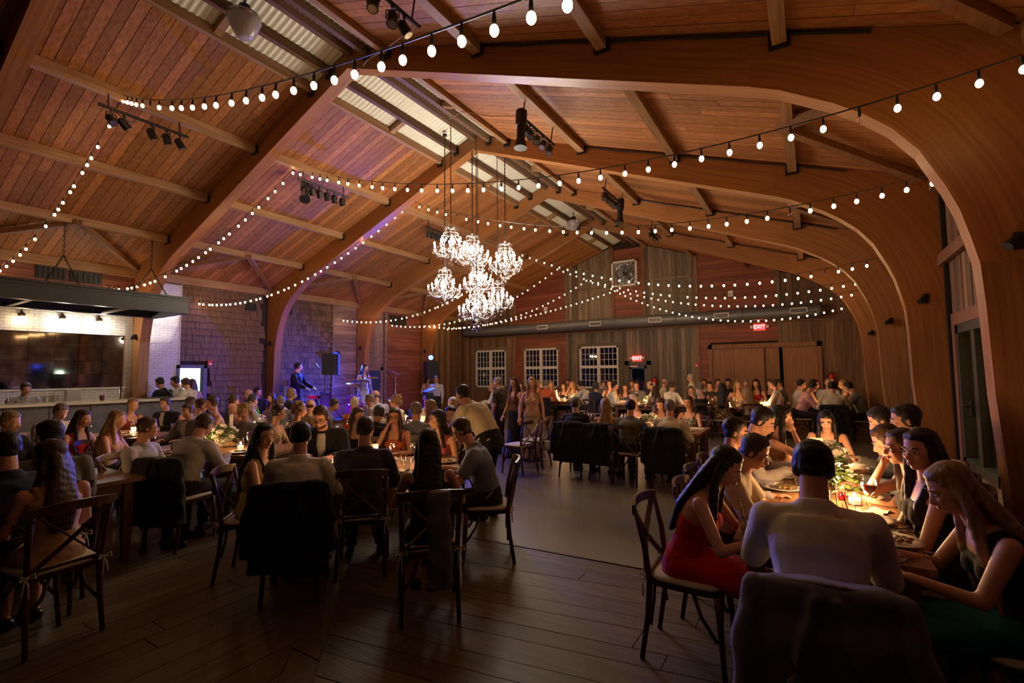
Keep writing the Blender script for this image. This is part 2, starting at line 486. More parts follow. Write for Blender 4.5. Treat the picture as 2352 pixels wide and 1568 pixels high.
for k, ya in enumerate(ARCHY):
    a = thing('timber_arch', 'curved glulam timber arch, ' + wherearch[k], 'arch', group='glulam arches', kind='structure')
    for sx in (-1, 1):
        strip(SOF, [(x_, roof(x_) - .004) for x_, z_ in SOF], ya, ya + .2, sx).obj('rafter', M['glu'], a)
        strip(KNEE, resample([(5.555, roof(5.555) - .004), (7.40, roof(7.40) - .004), (7.40, 2.47)], len(KNEE)), ya + .001, ya + .199, sx).obj('knee', M['glu'], a)
        strip(POST, [(7.40, z_) for x_, z_ in POST], ya, ya + .2, sx).obj('post', M['glu2'], a)
        for px in (2.5, 4.15, 5.8):
            MB().box((sx * px, ya - .02, roof(px) - .09), (.17, .035, .15)).obj('purlin_hanger', M['black'], a)
        for px in (.43, .88):
            MB().box((sx * px, ya - .02, roof(px) - .09), (.13, .035, .15)).obj('purlin_hanger', M['black'], a)
    # conduit clipped along the top of the right-hand rafter
    m = MB(); pts = [(x_, ya - .015, roof(x_) - .03 - .012 * (i % 2)) for i, x_ in enumerate([2.6 + .55 * j for j in range(8)])]
    m.tube(pts, .013, 6).obj('conduit', M['black'], a)
    # small black up-light on the leg
    for sx in (-1, 1):
        m = MB(); m.tube([(sx * 7.12, ya - .10, 2.55), (sx * 7.2, ya - .04, 2.62)], .035, 8); m.box((sx * 7.2, ya - .01, 2.6), (.05, .03, .12)); m.obj('up_light', M['black'], a)
ys = [-0.9] + ARCHY + [YB]
bayname = ['first', 'second', 'third', 'fourth', 'fifth', 'sixth']
for k, (ya, yb) in enumerate(zip(ys, ys[1:])):
    y0, y1 = ya + (.2 if k else 0), yb
    for sx, side in ((-1, 'bar-side'), (1, 'right-hand')):
        for j, (px, w, h) in enumerate(((2.5, .115, .15), (4.15, .115, .15), (5.8, .115, .15), (7.36, .13, .2))):
            pm = MB(); pm.box((sx * px, (y0 + y1) / 2, roof(px) - h / 2 + .012), (w, y1 - y0 - .01, h))
            o = pm.obj('roof_purlin', M['pur'])
            props(o, '%s roof purlin below the ridge, %s slope, %s bay from camera' % (['uppermost', 'second', 'third', 'lowest eave'][j], side, bayname[k]), 'purlin', 'roof purlins', 'structure')
        for j, px in enumerate((.44, .86)):
            pm = MB(); pm.box((sx * px, (y0 + y1) / 2, roof(px) - .045), (.085, y1 - y0 - .01, .13))
            o = pm.obj('ridge_purlin', M['ridge'] if j == 0 else M['pur'])
            props(o, 'dark ridge timber, %s the corrugated strip, %s slope, %s bay from camera' % (['inside', 'outside'][j], side, bayname[k]), 'purlin', 'ridge timbers', 'structure')
        ym = (ya + yb) / 2 + .1
        pm = MB(); pm.box((sx * .65, ym, roof(.65) - .02), (.42, .10, .12), rotm('Y', sx * .336)); 
        o = pm.obj('ridge_block', M['pur']); props(o, 'short timber block across the corrugated strip, %s slope, %s bay from camera' % (side, bayname[k]), 'block', 'ridge blocks', 'structure')
        if k:
            for e, yy in (('near', y0 + .03), ('far', y1 - .03)):
                pm = MB(); pm.bar((sx * 5.72, ym, roof(5.8) - .1), (sx * 7.22, yy, 4.16), .1, .09)
                o = pm.obj('roof_brace', M['brace'])
                props(o, 'diagonal timber brace to the %s arch, %s slope, %s bay from camera' % (e, side, bayname[k]), 'brace', 'roof braces', 'structure')
pm = MB(); pm.box((.06, 8.4, roof(0) - .06), (.085, 18.5, .13)); o = pm.obj('ridge_beam', M['ridge'])
props(o, 'dark ridge beam running the length of the hall between corrugated strips', 'beam', kind='structure')

# wall boards
def wallpt(side, a, z, d):
    return Vector((a, YB - d, z)) if side == 'back' else Vector((-WX + d, a, z)) if side == 'left' else Vector((WX - d, a, z))
def slab(side, a0, a1, z0, z1, d0, d1, z1b=None):
    m = MB(); z1b = z1 if z1b is None else z1b
    P = [wallpt(side, *t) for t in ((a0, z0, d0), (a1, z0, d0), (a1, z0, d1), (a0, z0, d1), (a0, z1, d0), (a1, z1b, d0), (a1, z1b, d1), (a0, z1, d1))]
    m.hexa(P)
    return m
def fix(m):
    return m
def cutspan(s0, s1, cuts):
    out = [(s0, s1)]
    for c0, c1 in cuts:
        out = [t for (p, q) in out for t in ((p, min(q, c0)), (max(p, c1), q)) if t[1] - t[0] > .02]
    return out
def vboards(par, side, mt, a0, a1, z0, z1, holes=(), w=.16, top=None, name='board'):
    a = a0
    while a < a1 - .01:
        ww = w * random.uniform(.75, 1.3); e = min(a + ww, a1)
        if a1 - e < .05: e = a1
        hz = [(h[2], h[3]) for h in holes if h[0] < e - .004 and h[1] > a + .004]
        zt = min(z1, top((a + e) / 2)) if top else z1
        for p, q in cutspan(z0, zt, hz):
            d = random.uniform(.016, .03)
            t0, t1 = (min(z1, top(a)), min(z1, top(e))) if top and q == zt else (q, q)
            slab(side, a + .003, e - .003, p, t0, 0, d, t1).obj(name, mt, par)
        a = e
def hboards(par, side, mt, a0, a1, z0, z1, holes=(), w=.15, top=None, joint=.5, name='board'):
    z = z0
    while z < z1 - .01:
        e = min(z + w * random.uniform(.9, 1.1), z1)
        ha = [(h[0], h[1]) for h in holes if h[2] < e - .004 and h[3] > z + .004]
        A0, A1 = a0, a1
        if top:
            lim = (6.72 - z) / .349
            A0, A1 = max(a0, -lim), min(a1, lim)
        for p, q in cutspan(A0, A1, ha):
            c = [p] + ([random.uniform(p + .3, q - .3)] if q - p > 1.2 and random.random() < joint else []) + [q]
            for s_, t_ in zip(c, c[1:]): slab(side, s_ + .003, t_ - .003, z + .003, e - .003, 0, random.uniform(.016, .026)).obj(name, mt, par)
        z = e
gable = lambda x_: roof(x_) - .03
# back wall (holes: three windows, exit door, sliding doors)
WIN = [(-7.02, -5.40), (-4.46, -2.86), (-1.90, -.31)]; WZ = (1.07, 2.71)
EXD = (.10, .76, 0, 1.95); SLD = (2.98, 6.14, 0, 2.52)
def wallbase(name, side, a0, a1, z0, z1, holes, label):
    m = MB()
    zs = sorted({z0, z1} | {h[2] for h in holes} | {h[3] for h in holes})
    for p, q in zip(zs, zs[1:]):
        hc = [(h[0], h[1]) for h in holes if h[2] < q - .001 and h[3] > p + .001]
        for s_, t_ in cutspan(a0, a1, hc):
            k = slab(side, s_, t_, p, q, -.12, -.002); m.add(k.v, k.f)
    if side == 'back':
        P = [(-7.6, z1), (7.6, z1), (0, roof(0) + .05)]
        m.add([(x_, YB + .002, z_) for x_, z_ in P] + [(x_, YB + .12, z_) for x_, z_ in P], [(0, 1, 2), (5, 4, 3), (1, 4, 5, 2), (2, 5, 3, 0)])
    o = m.obj(name, M['back'])
    return props(o, label, 'wall', kind='structure')
wholes = [(a, b_, WZ[0], WZ[1]) for a, b_ in WIN]
wb = wallbase('wall_back', 'back', -7.6, 7.6, 0, 4.0, wholes + [EXD], 'gable end wall clad in grey barn boards and red siding')
vboards(wb, 'back', M['brown'], -7.42, -4.98, 0, 3.25, wholes[:1], .15)
hboards(wb, 'back', M['red'], -4.86, -2.49, 0, 3.25, wholes[1:2], .15)
vboards(wb, 'back', M['gray'], -2.37, 2.52, 0, 3.25, wholes[2:] + [EXD], .14)
hboards(wb, 'back', M['red'], 2.64, 5.06, 0, 3.25, [SLD], .15)
vboards(wb, 'back', M['brown'], 5.14, 7.42, 0, 3.25, [SLD], .19)
vboards(wb, 'back', M['brown'], -7.42, -4.98, 3.44, 9, (), .15, gable)
hboards(wb, 'back', M['red'], -4.86, -2.49, 3.44, 5.9, (), .15, True)
vboards(wb, 'back', M['gray'], -2.37, -.56, 3.44, 9, (), .14, gable)
hboards(wb, 'back', M['red'], -.42, .66, 3.44, 6.4, (), .15, True, 0)
vboards(wb, 'back', M['gray'], .80, 2.52, 3.44, 9, (), .14, gable)
hboards(wb, 'back', M['red'], 2.64, 5.06, 3.44, 5.85, (), .15, True)
vboards(wb, 'back', M['brown'], 5.14, 7.42, 3.44, 9, (), .17, gable)
n = 0
for px, mt, w in ((-4.92, 'post', .12), (-2.43, 'gray', .13), (2.58, 'post', .12), (5.10, 'gray', .1)):
    m = slab('back', px - w / 2, px + w / 2, 0, gable(px), 0, .06); o = m.obj('post', M[mt], wb)
for px in (-.49, .73): slab('back', px - .07, px + .07, 3.44, gable(px), 0, .06).obj('post', M['post'], wb)
slab('back', -7.4, 7.4, 3.25, 3.44, 0, .07).obj('beam', M['beamx'], wb)
for a0, a1, zz in ((-2.36, -.57, 5.0), (.81, 2.4, 5.08)): slab('back', a0, a1, zz - .035, zz + .035, 0, .06).obj('rail', M['gray'], wb)
m = MB(); m.tube([(1.05, YB - .05, 5.06), (1.05, YB - .05, 3.7)], .014, 6).obj('conduit', M['white'], wb)
for px, pz in ((3.69, 4.32), (-3.4, 4.33)): MB().box((px, YB - .04, pz), (.16, .05, .2)).obj('junction_box', M['white'], wb)

# windows in the back wall
def gridwin(i, x0, x1, label):
    z0, z1 = WZ
    w = thing('window_%d' % i, label, 'window', kind='structure')
    f = MB(); yy = YB - .01
    for a, b_, c, d in ((x0, x1, z1 - .07, z1), (x0, x1, z0, z0 + .07), (x0, x0 + .06, z0, z1), (x1 - .06, x1, z0, z1)): f.box(((a + b_) / 2, yy, (c + d) / 2), (b_ - a, .09, d - c))
    f.obj('window_frame', M['white'], w)
    xm = (x0 + x1) / 2; zm = 1.905
    MB().box((xm, yy - .01, (z0 + z1) / 2), (.12, .1, z1 - z0)).obj('mullion', M['white'], w)
    MB().box((xm, yy - .012, zm), (x1 - x0, .1, .11)).obj('transom', M['white'], w)
    t = MB()
    trim = MB()
    for a, b_, c, d in ((x0 - .12, x1 + .12, z1, z1 + .12), (x0 - .12, x0, z0, z1), (x1, x1 + .12, z0, z1), (x0 - .12, x1 + .12, z0 - .1, z0)): trim.box(((a + b_) / 2, YB - .02, (c + d) / 2), (b_ - a, .05, d - c))
    trim.obj('casing', M['post'] if i == 2 else M['gray'], w)
    for sx0, sx1 in ((x0 + .06, xm - .06), (xm + .06, x1 - .06)):
        for sz0, sz1 in ((z0 + .07, zm - .055), (zm + .055, z1 - .07)):
            for k in range(1, 4): px = sx0 + (sx1 - sx0) * k / 4; t.box((px, yy, (sz0 + sz1) / 2), (.014, .04, sz1 - sz0))
            for k in range(1, 3): pz = sz0 + (sz1 - sz0) * k / 3; t.box(((sx0 + sx1) / 2, yy, pz), (sx1 - sx0, .042, .014))
            for k in range(4):
                for j in range(3):
                    dx, dz = (sx1 - sx0) / 4, (sz1 - sz0) / 3
                    MB().box((sx0 + dx * (k + .5), yy + .012, sz0 + dz * (j + .5)), (dx - .01, .006, dz - .01)).obj('pane', M['glass'], w)
    t.obj('muntins', M['white'], w)
    return w
gridwin(1, *WIN[0], 'white sixteen-pane style grid window farthest left on the back wall')
gridwin(2, *WIN[1], 'middle white grid window set in red siding on the back wall')
gridwin(3, *WIN[2], 'white grid window nearest the fire exit on the back wall')
m = MB(); m.box((-6.55, YB - .075, 1.62), (.10, .01, .16)); o = m.obj('notice', M['white'])
props(o, 'small pale notice stuck on the leftmost back window', 'notice')
# exit door
d1 = thing('door_1', 'dark steel fire exit door under a red exit sign, back wall', 'door', kind='structure')
dm = mat('door_steel', (0.07, 0.075, 0.11), 0.4)
f = MB()
for a, b_, c, d in ((-.06, .10, 0, 2.1), (.76, .92, 0, 2.1), (-.06, .92, 1.95, 2.12)): f.box(((a + b_) / 2, YB - .025, (c + d) / 2), (b_ - a, .06, d - c))
f.obj('door_casing', M['gray'], d1)
f = MB(); f.box((.43, YB + .02, .5), (.66, .05, 1.0)); f.box((.15, YB + .02, 1.45), (.1, .05, .95)); f.box((.71, YB + .02, 1.45), (.1, .05, .95)); f.box((.43, YB + .02, 1.88), (.66, .05, .13)); f.obj('door_leaf', dm, d1)
MB().box((.43, YB + .02, 1.41), (.46, .01, .82)).obj('pane', M['glass'], d1)
MB().box((.28, YB - .03, 1.9), (.3, .05, .05)).obj('door_closer', M['white'], d1)
MB().box((.43, YB - .03, .98), (.52, .05, .05)).obj('push_bar', M['iron'], d1)
# sliding timber doors
d2 = thing('door_2', 'pair of wide plain timber sliding doors in the back wall', 'door', kind='structure')
xs_ = [3.06, 3.85, 4.72, 5.26, 6.06]
for i, (a, b_) in enumerate(((3.04, 3.72), (3.72, 4.62), (4.65, 5.2), (5.2, 6.08))):
    slab('back', a + .003, b_ - .003, .02, 2.44, .02, .06 + .004 * (i % 2)).obj('door_panel', M['door'], d2)
f = MB()
for a, b_, c, d in ((2.92, 3.04, 0, 2.6), (6.08, 6.2, 0, 2.6), (2.92, 6.2, 2.45, 2.6)): f.box(((a + b_) / 2, YB - .05, (c + d) / 2), (b_ - a, .1, d - c))
f.obj('door_casing', M['post'], d2)
MB().box((4.635, YB - .05, 1.25), (.03, .06, 2.4)).obj('meeting_stile', M['back'], d2)

# left wall
DOOR = (5.72, 6.29, 0, 1.90); BDOOR = (11.52, 12.3, 0, 1.85)
wl = wallbase('wall_left', 'left', -1.2, YB, 0, 4.15, [DOOR], 'long left wall of tile, shingles and weathered planks behind bar and stage')
tile = bpy.data.materials.new('subway_tile'); tile.use_nodes = True
nt = tile.node_tree; bs = nt.nodes['Principled BSDF']; bk_ = nt.nodes.new('ShaderNodeTexBrick'); tc = nt.nodes.new('ShaderNodeTexCoord'); cx_ = nt.nodes.new('ShaderNodeSeparateXYZ'); cb = nt.nodes.new('ShaderNodeCombineXYZ')
nt.links.new(tc.outputs['Object'], cx_.inputs[0]); nt.links.new(cx_.outputs['Y'], cb.inputs['X']); nt.links.new(cx_.outputs['Z'], cb.inputs['Y']); nt.links.new(cb.outputs[0], bk_.inputs['Vector'])
for k_, v_ in (('Color1', (.66, .64, .60, 1)), ('Color2', (.6, .58, .545, 1)), ('Mortar', (.28, .26, .24, 1)), ('Scale', 1.0), ('Mortar Size', .0035), ('Brick Width', .17), ('Row Height', .062)): bk_.inputs[k_].default_value = v_
nt.links.new(bk_.outputs['Color'], bs.inputs['Base Color']); bs.inputs['Roughness'].default_value = .12; bs.inputs['Specular IOR Level'].default_value = .6
bp = nt.nodes.new('ShaderNodeBump'); bp.inputs['Strength'].default_value = .5; bp.inputs['Distance'].default_value = .004; bp.invert = True
nt.links.new(bk_.outputs['Fac'], bp.inputs['Height'])
nz = nt.nodes.new('ShaderNodeTexNoise'); nz.inputs['Scale'].default_value = 7; b2 = nt.nodes.new('ShaderNodeBump'); b2.inputs['Strength'].default_value = .12; b2.inputs['Distance'].default_value = .02
nt.links.new(tc.outputs['Object'], nz.inputs['Vector']); nt.links.new(nz.outputs['Fac'], b2.inputs['Height']); nt.links.new(bp.outputs[0], b2.inputs['Normal']); nt.links.new(b2.outputs[0], bs.inputs['Normal'])
MIR = (-1.0, 4.60, 1.46, 2.62)
for p, q in ((0, MIR[2]), (MIR[3], 3.3)): slab('left', -1.0, 4.73, p, q, 0, .05).obj('tile_facing', tile, wl)
slab('left', 4.60, 4.73, MIR[2], MIR[3], 0, .05).obj('tile_facing', tile, wl)
slab('left', 4.94, 5.70, 0, 3.95, 0, .05).obj('tile_facing', tile, wl)
slab('left', 5.70, 5.72, 0, 4.05, 0, .06).obj('edge_trim', M['white'], wl)
hboards(wl, 'left', M['redy'], -1.0, 4.73, 3.3, 4.12, (), .14)
hboards(wl, 'left', M['weather'], 4.94, 5.70, 3.95, 4.12, (), .09, joint=0)
# shingles: courses of split cedar, the nearest 300 single, the rest one part
sh = []
zc = 4.08; row = 0
while zc > .05:
    a = 5.73
    while a < 10.16:
        w = random.uniform(.085, .2); e = min(a + w, 10.17)
        zb = zc - .168 - random.uniform(-.007, .007)
        if not ((DOOR[0] - .06 < e and a < DOOR[1] + .08) and zb < DOOR[3] + .05) and not (7.92 < e and a < 8.19): sh.append((a, e, zb, zc + .03))
        a = e
    zc -= .168; row += 1
def shingle_pts(t):
    a, e, zb, zt = t; d = random.uniform(.045, .062); d2 = random.uniform(-.004, .004)
    return [wallpt('left', *q) for q in ((a + .003, zb, 0), (e - .003, zb, 0), (e - .003, zb + d2, d), (a + .003, zb, d), (a + .003, zt, 0), (e - .003, zt, 0), (e - .003, zt, .012), (a + .003, zt, .012))]
sh.sort(key=lambda t: (t[2] < .95, t[0] - .6 * (t[2] > 2)))
for t in sh[:290]: m = MB(); m.hexa(shingle_pts(t)); m.obj('shingle', M['shing'], wl)
m = MB()
for t in sh[290:]: m.hexa(shingle_pts(t))
m.obj('shingles', M['shing'], wl, kind='stuff')
slab('left', 10.17, 10.25, 0, 4.1, 0, .07).obj('corner_trim', M['weather'], wl)
hboards(wl, 'left', M['weather'], 10.25, 11.19, 0, 4.12, (), .14, joint=.2)
vboards(wl, 'left', M['weather'], 11.42, 12.5, 0, 4.1, [BDOOR], .16)
hboards(wl, 'left', M['redy'], 12.5, 14.42, 0, 4.12, (), .15)
vboards(wl, 'left', M['brown'], 14.65, YB, 0, 4.1, (), .17)
slab('left', 12.44, 12.56, 0, 4.1, 0, .07).obj('post', M['weather'], wl)
for a0, a1, z0, z1 in ((3.05, 3.52, 3.72, 3.98), (3.58, 4.12, 3.72, 3.96), (7.32, 7.62, 3.5, 3.72), (8.5, 8.72, 3.5, 3.82), (12.7, 13.55, 3.55, 3.9)):
    v = MB()
    k = slab('left', a0, a1, z0, z1, .03, .06); o = k.obj('vent_grille', M['black'], wl)
    for j in range(6):
        c = a0 + (a1 - a0) * (j + .5) / 6
        slab('left', c - .012, c + .012, z0 + .02, z1 - .02, .06, .075).obj('louver', M['iron'], o)
# doorway to the lit service corridor
d3 = thing('door_3', 'open doorway with dark blue frame to a bright service corridor', 'door', kind='structure')
dfm = mat('door_frame_blue', (0.10, 0.09, 0.16), 0.5)
f = MB()
for a, b_, c, d in ((5.66, 5.73, 0, 1.96), (6.28, 6.36, 0, 1.96), (5.66, 6.36, 1.89, 1.97)):
    k = slab('left', a, b_, c, d, -.1, .07); f.add(k.v, k.f)
f.obj('door_frame', dfm, d3)
cm = mat('corridor_white', (.75, .8, .76), .6)
f = MB(); f.box((-9.6, 6.2, 1.1), (.1, 3.2, 2.3)); f.box((-8.58, 7.75, 1.1), (2.06, .1, 2.3)); f.box((-8.58, 4.65, 1.1), (2.06, .1, 2.3)); f.box((-8.58, 6.2, 2.25), (2.06, 3.2, .08)); f.box((-8.58, 6.2, -.04), (2.06, 3.2, .08))
f.obj('corridor', cm, d3)
MB().box((-8.05, 5.76, .97), (.75, .045, 1.86)).obj('door_leaf', M['black'], d3)
lamp('corridor_lamp', 'POINT', (-8.3, 6.7, 2.0), 75, (.86, 1, .97), .15)
# blue door behind the singer
d4 = thing('door_4', 'plain dark blue door in the left wall behind the singer', 'door', kind='structure')
slab('left', BDOOR[0] + .03, BDOOR[1] - .03, .02, BDOOR[3] - .03, .0, .03).obj('door_leaf', mat('blue_door', (.03, .05, .12), .5), d4)
f = MB()
for a, b_, c, d in ((BDOOR[0] - .08, BDOOR[0] + .03, 0, 1.95), (BDOOR[1] - .03, BDOOR[1] + .08, 0, 1.95), (BDOOR[0] - .08, BDOOR[1] + .08, 1.83, 1.95)):
    k = slab('left', a, b_, c, d, 0, .05); f.add(k.v, k.f)
f.obj('door_frame', M['weather'], d4)
MB().ell((-7.35, 11.62, 1.0), (.03, .03, .03)).obj('door_knob', M['chrome'], d4)

# right wall with its tall casement and stone ledge
RW = (6.30, 7.62, .56, 2.22)
wr = wallbase('wall_right', 'right', -1.2, YB, 0, 4.15, [RW], 'long right wall of dark vertical boards between the arch legs')
for a, b_ in ((2.0, 4.7), (4.95, 7.95), (8.18, 11.2), (11.42, 14.42), (14.65, YB)): vboards(wr, 'right', M['brown'], a, b_, 0, 4.1, [(RW[0] - .12, RW[1] + .12, RW[2], RW[3] + .14)], .18)
slab('right', 7.74, 7.80, 0, 4.1, .03, .07).obj('pipe_chase', M['black'], wr)
slab('right', 4.95, 7.95, 3.0, 3.14, .03, .09).obj('rail', M['post'], wr)
w4 = thing('window_4', 'tall dark-framed two-pane casement in the right wall', 'window', kind='structure')
f = MB()
fm = mat('casement_paint', (.045, .045, .032), .45)
for a, b_, c, d in ((RW[0], RW[1], RW[3] - .1, RW[3]), (RW[0], RW[1], RW[2], RW[2] + .12), (RW[0], RW[0] + .1, RW[2], RW[3]), (RW[1] - .1, RW[1], RW[2], RW[3])):
    k = slab('right', a, b_, c, d, -.08, .03); f.add(k.v, k.f)
f.obj('window_frame', fm, w4)
slab('right', 6.9, 7.04, RW[2] + .12, RW[3] - .1, -.06, .02).obj('mullion', fm, w4)
for a, b_ in ((RW[0] + .1, 6.9), (7.04, RW[1] - .1)): slab('right', a, b_, RW[2] + .12, RW[3] - .1, -.035, -.025).obj('pane', M['glass'], w4)
h = MB(); h.box((7.36, 6.97, 1.28), (.03, .04, .16)); h.tube([(7.35, 6.97, 1.3), (7.3, 6.97, 1.3), (7.3, 7.12, 1.3)], .012, 6); h.obj('window_handle', M['black'], w4)
f = MB()
for a, b_, c, d in ((RW[0] - .12, RW[0], RW[2], RW[3]), (RW[1], RW[1] + .12, RW[2], RW[3] + .14), (RW[0] - .12, RW[1], RW[3], RW[3] + .14)):
    k = slab('right', a, b_, c, d, 0, .04); f.add(k.v, k.f)
f.obj('casing', M['post'], w4)
st = mat('ledge_stone', (.36, .31, .24), .8, noise_sc=12, col2=(.26, .22, .17), bump=.4)
led = MB(); led.box((7.22, 6.1, .50), (.42, 2.3, .1)); led.box((7.25, 6.1, .225), (.36, 2.28, .45)); o = led.obj('trim_1', st)
props(o, 'pale stone ledge running along the right wall below the casement', 'ledge', kind='structure')
lamp('yard_lamp', 'AREA', (8.6, 7.8, 2.2), 9, (.75, 1, .8), .5, (-1, -.4, -.5))
yd = MB(); yd.box((9.6, 7, 1.3), (.1, 5, 2.8)); o = yd.obj('yard_wall', mat('yard_wall_render', (.12, .13, .1), .9)); props(o, 'dim rendered wall outside the right-hand casement', 'wall', kind='structure')

# duct along the back wall
du = thing('air_duct', 'round grey spiral duct slung along the back wall', 'duct')
m = MB(); prof = [(.2 + (.006 if i % 2 else 0), -7.36 + i * (13.62 / 150)) for i in range(151)]
R90 = Matrix(((0, 0, 1), (0, 1, 0), (-1, 0, 0)))
m.lathe([(.001, -7.36)] + prof + [(.001, 6.26)], (0, YB - .42, 3.53), 18, R90); m.obj('duct_tube', M['steel'], du, True)
for px in (-2.48, -.25, 1.97, 4.05):
    m = MB(); m.lathe([(.2, -.04), (.222, -.035), (.222, .035), (.2, .04)], (px, YB - .42, 3.53), 18, R90); m.obj('coupling', M['steel'], du, True)
for px in (-3.26, -.99, 1.27, 3.46, 5.65):
    m = MB()
    for dx, dz, w, h in ((0, .075, .46, .025), (0, -.075, .46, .025), (-.22, 0, .025, .15), (.22, 0, .025, .15)): m.box((px + dx, YB - .63, 3.53 + dz), (w, .03, h))
    o = m.obj('register_frame', M['white'], du)
    m = MB()
    for k in range(9): m.box((px - .18 + k * .045, YB - .62, 3.53), (.01, .02, .13))
    m.obj('register_slats', M['steel'], o)
for px in (-6, -2, 2, 5.5):
    m = MB(); m.tube([(px, YB - .42, 3.73), (px, YB - .42, roof(px) - .02)], .006, 5); m.obj('hanger_rod', M['iron'], du)
# wall fan in the gable
fn = thing('wall_fan', 'large square exhaust fan high in the gable wall', 'fan')
m = MB()
for dx, dz, w, h in ((0, .46, .98, .06), (0, -.46, .98, .06), (-.46, 0, .06, .98), (.46, 0, .06, .98)): m.box((.045 + dx, YB - .12, 5.42 + dz), (w, .2, h))
m.obj('fan_frame', M['white'], fn)
MB().box((.045, YB - .045, 5.42), (.86, .03, .86)).obj('shutter', mat('fan_shutter', (.34, .32, .38), .5, .3), fn)
for k in range(1, 6): MB().box((.045 - .43 + k * .145, YB - .07, 5.42), (.02, .02, .84)).obj('shutter_slat', M['iron'], fn)
m = MB(); m.tube([(.045 + .37 * math.cos(a), YB - .14, 5.42 + .37 * math.sin(a)) for a in [2 * PI * i / 28 for i in range(29)]], .03, 6, False); m.obj('fan_ring', M['chrome'], fn, True)
for k in range(5):
    a = 2 * PI * k / 5 + .4; m = MB(); m.bar((.045 + .07 * math.cos(a), YB - .12, 5.42 + .07 * math.sin(a)), (.045 + .34 * math.cos(a), YB - .10, 5.42 + .34 * math.sin(a)), .15, .012, (math.sin(a) * .4, 1, -math.cos(a) * .4)); m.obj('fan_blade', M['steel'], fn)
MB().ell((.045, YB - .14, 5.42), (.08, .06, .08)).obj('fan_hub', M['iron'], fn)
m = MB(); m.bar((.045 - .42, YB - .17, 5.0), (.045 + .42, YB - .17, 5.84), .035, .03); m.bar((.045 + .05, YB - .17, 5.5), (.045 + .4, YB - .17, 5.72), .09, .05); m.obj('motor_bracket', M['chrome'], fn)
# ---------------------------------------------------------------- people: bodies and clothes grown from one skeleton and fused
TMP = bpy.data.scenes.new('workbench')
def fuse(mb, name, voxel, smooth=3, disp=0.0, dsc=14.0):
    me = mb.mesh('raw')
    o = bpy.data.objects.new('raw', me); TMP.collection.objects.link(o)
    r = o.modifiers.new('r', 'REMESH'); r.mode = 'VOXEL'; r.voxel_size = voxel
    if smooth:
        s = o.modifiers.new('s', 'SMOOTH'); s.factor = 0.5; s.iterations = smooth
    vl = TMP.view_layers[0]; vl.update()
    out = bpy.data.meshes.new_from_object(o.evaluated_get(vl.depsgraph))
    out.name = name
    bpy.data.objects.remove(o); bpy.data.meshes.remove(me)
    if disp:
        n = len(out.vertices)
        co = np.empty(n * 3, 'f'); no = np.empty(n * 3, 'f')
        out.vertices.foreach_get('co', co); out.vertices.foreach_get('normal', no)
        q = co.reshape(-1, 3) * dsc
        w = np.sin(q[:, 0] * 1.9 + 2 * np.sin(q[:, 1] * 1.3 + q[:, 2])) * np.sin(q[:, 2] * 2.3 + 1.7 * np.sin(q[:, 0] * 1.1)) + .5 * np.sin(q[:, 1] * 4.1 + q[:, 2] * 3.3)
        out.vertices.foreach_set('co', (co.reshape(-1, 3) + no.reshape(-1, 3) * (w * disp * .5)[:, None]).ravel())
    out.polygons.foreach_set('use_smooth', [True] * len(out.polygons))
    return out

def cone(mb, a, ra, b, rb, n=12, ends=(1, 1), sq=1.0):
    """tapered limb with round ends (ends=0 leaves a flat cut)"""
    a, b = Vector(a), Vector(b); t = (b - a).normalized()
    pts = []; rr = []
    if ends[0]:
        for k in (90, 60, 30): pts.append(a - t * ra * math.sin(math.radians(k))); rr.append(max(ra * math.cos(math.radians(k)), .0015))
    pts.append(a); rr.append(ra); pts.append(b); rr.append(rb)
    if ends[1]:
        for k in (30, 60, 90): pts.append(b + t * rb * math.sin(math.radians(k))); rr.append(max(rb * math.cos(math.radians(k)), .0015))
    mb.tube(pts, rr, n, True, sq)

def loft(mb, secs, n=20, e=2.4):
    """stack of rounded sections: (centre, rx, ry, frame 3x3)"""
    base = None
    for i, (c, rx, ry, F) in enumerate(secs):
        ring = []
        for j in range(n):
            a = 2 * PI * j / n; ca, sa = math.cos(a), math.sin(a)
            q = (abs(ca) ** e + abs(sa) ** e) ** (-1 / e)
            ring.append(Vector(c) + F @ Vector((rx * ca * q, ry * sa * q, 0)))
        b = mb.add(ring, [])
        if i: mb.f += [(base + j, base + (j + 1) % n, b + (j + 1) % n, b + j) for j in range(n)]
        else: mb.f.append(tuple(b + j for j in reversed(range(n))))
        base = b
    mb.f.append(tuple(base + j for j in range(n)))

def ik(a, t, l1, l2, pole):
    a, t, pole = Vector(a), Vector(t), Vector(pole)
    d = t - a; L = min(d.length, (l1 + l2) * .995)
    dn = d.normalized(); t = a + dn * L
    x = (l1 * l1 - l2 * l2 + L * L) / (2 * L); h = math.sqrt(max(l1 * l1 - x * x, 0))
    pl = (pole - dn * pole.dot(dn)).normalized()
    return a + dn * x + pl * h, t

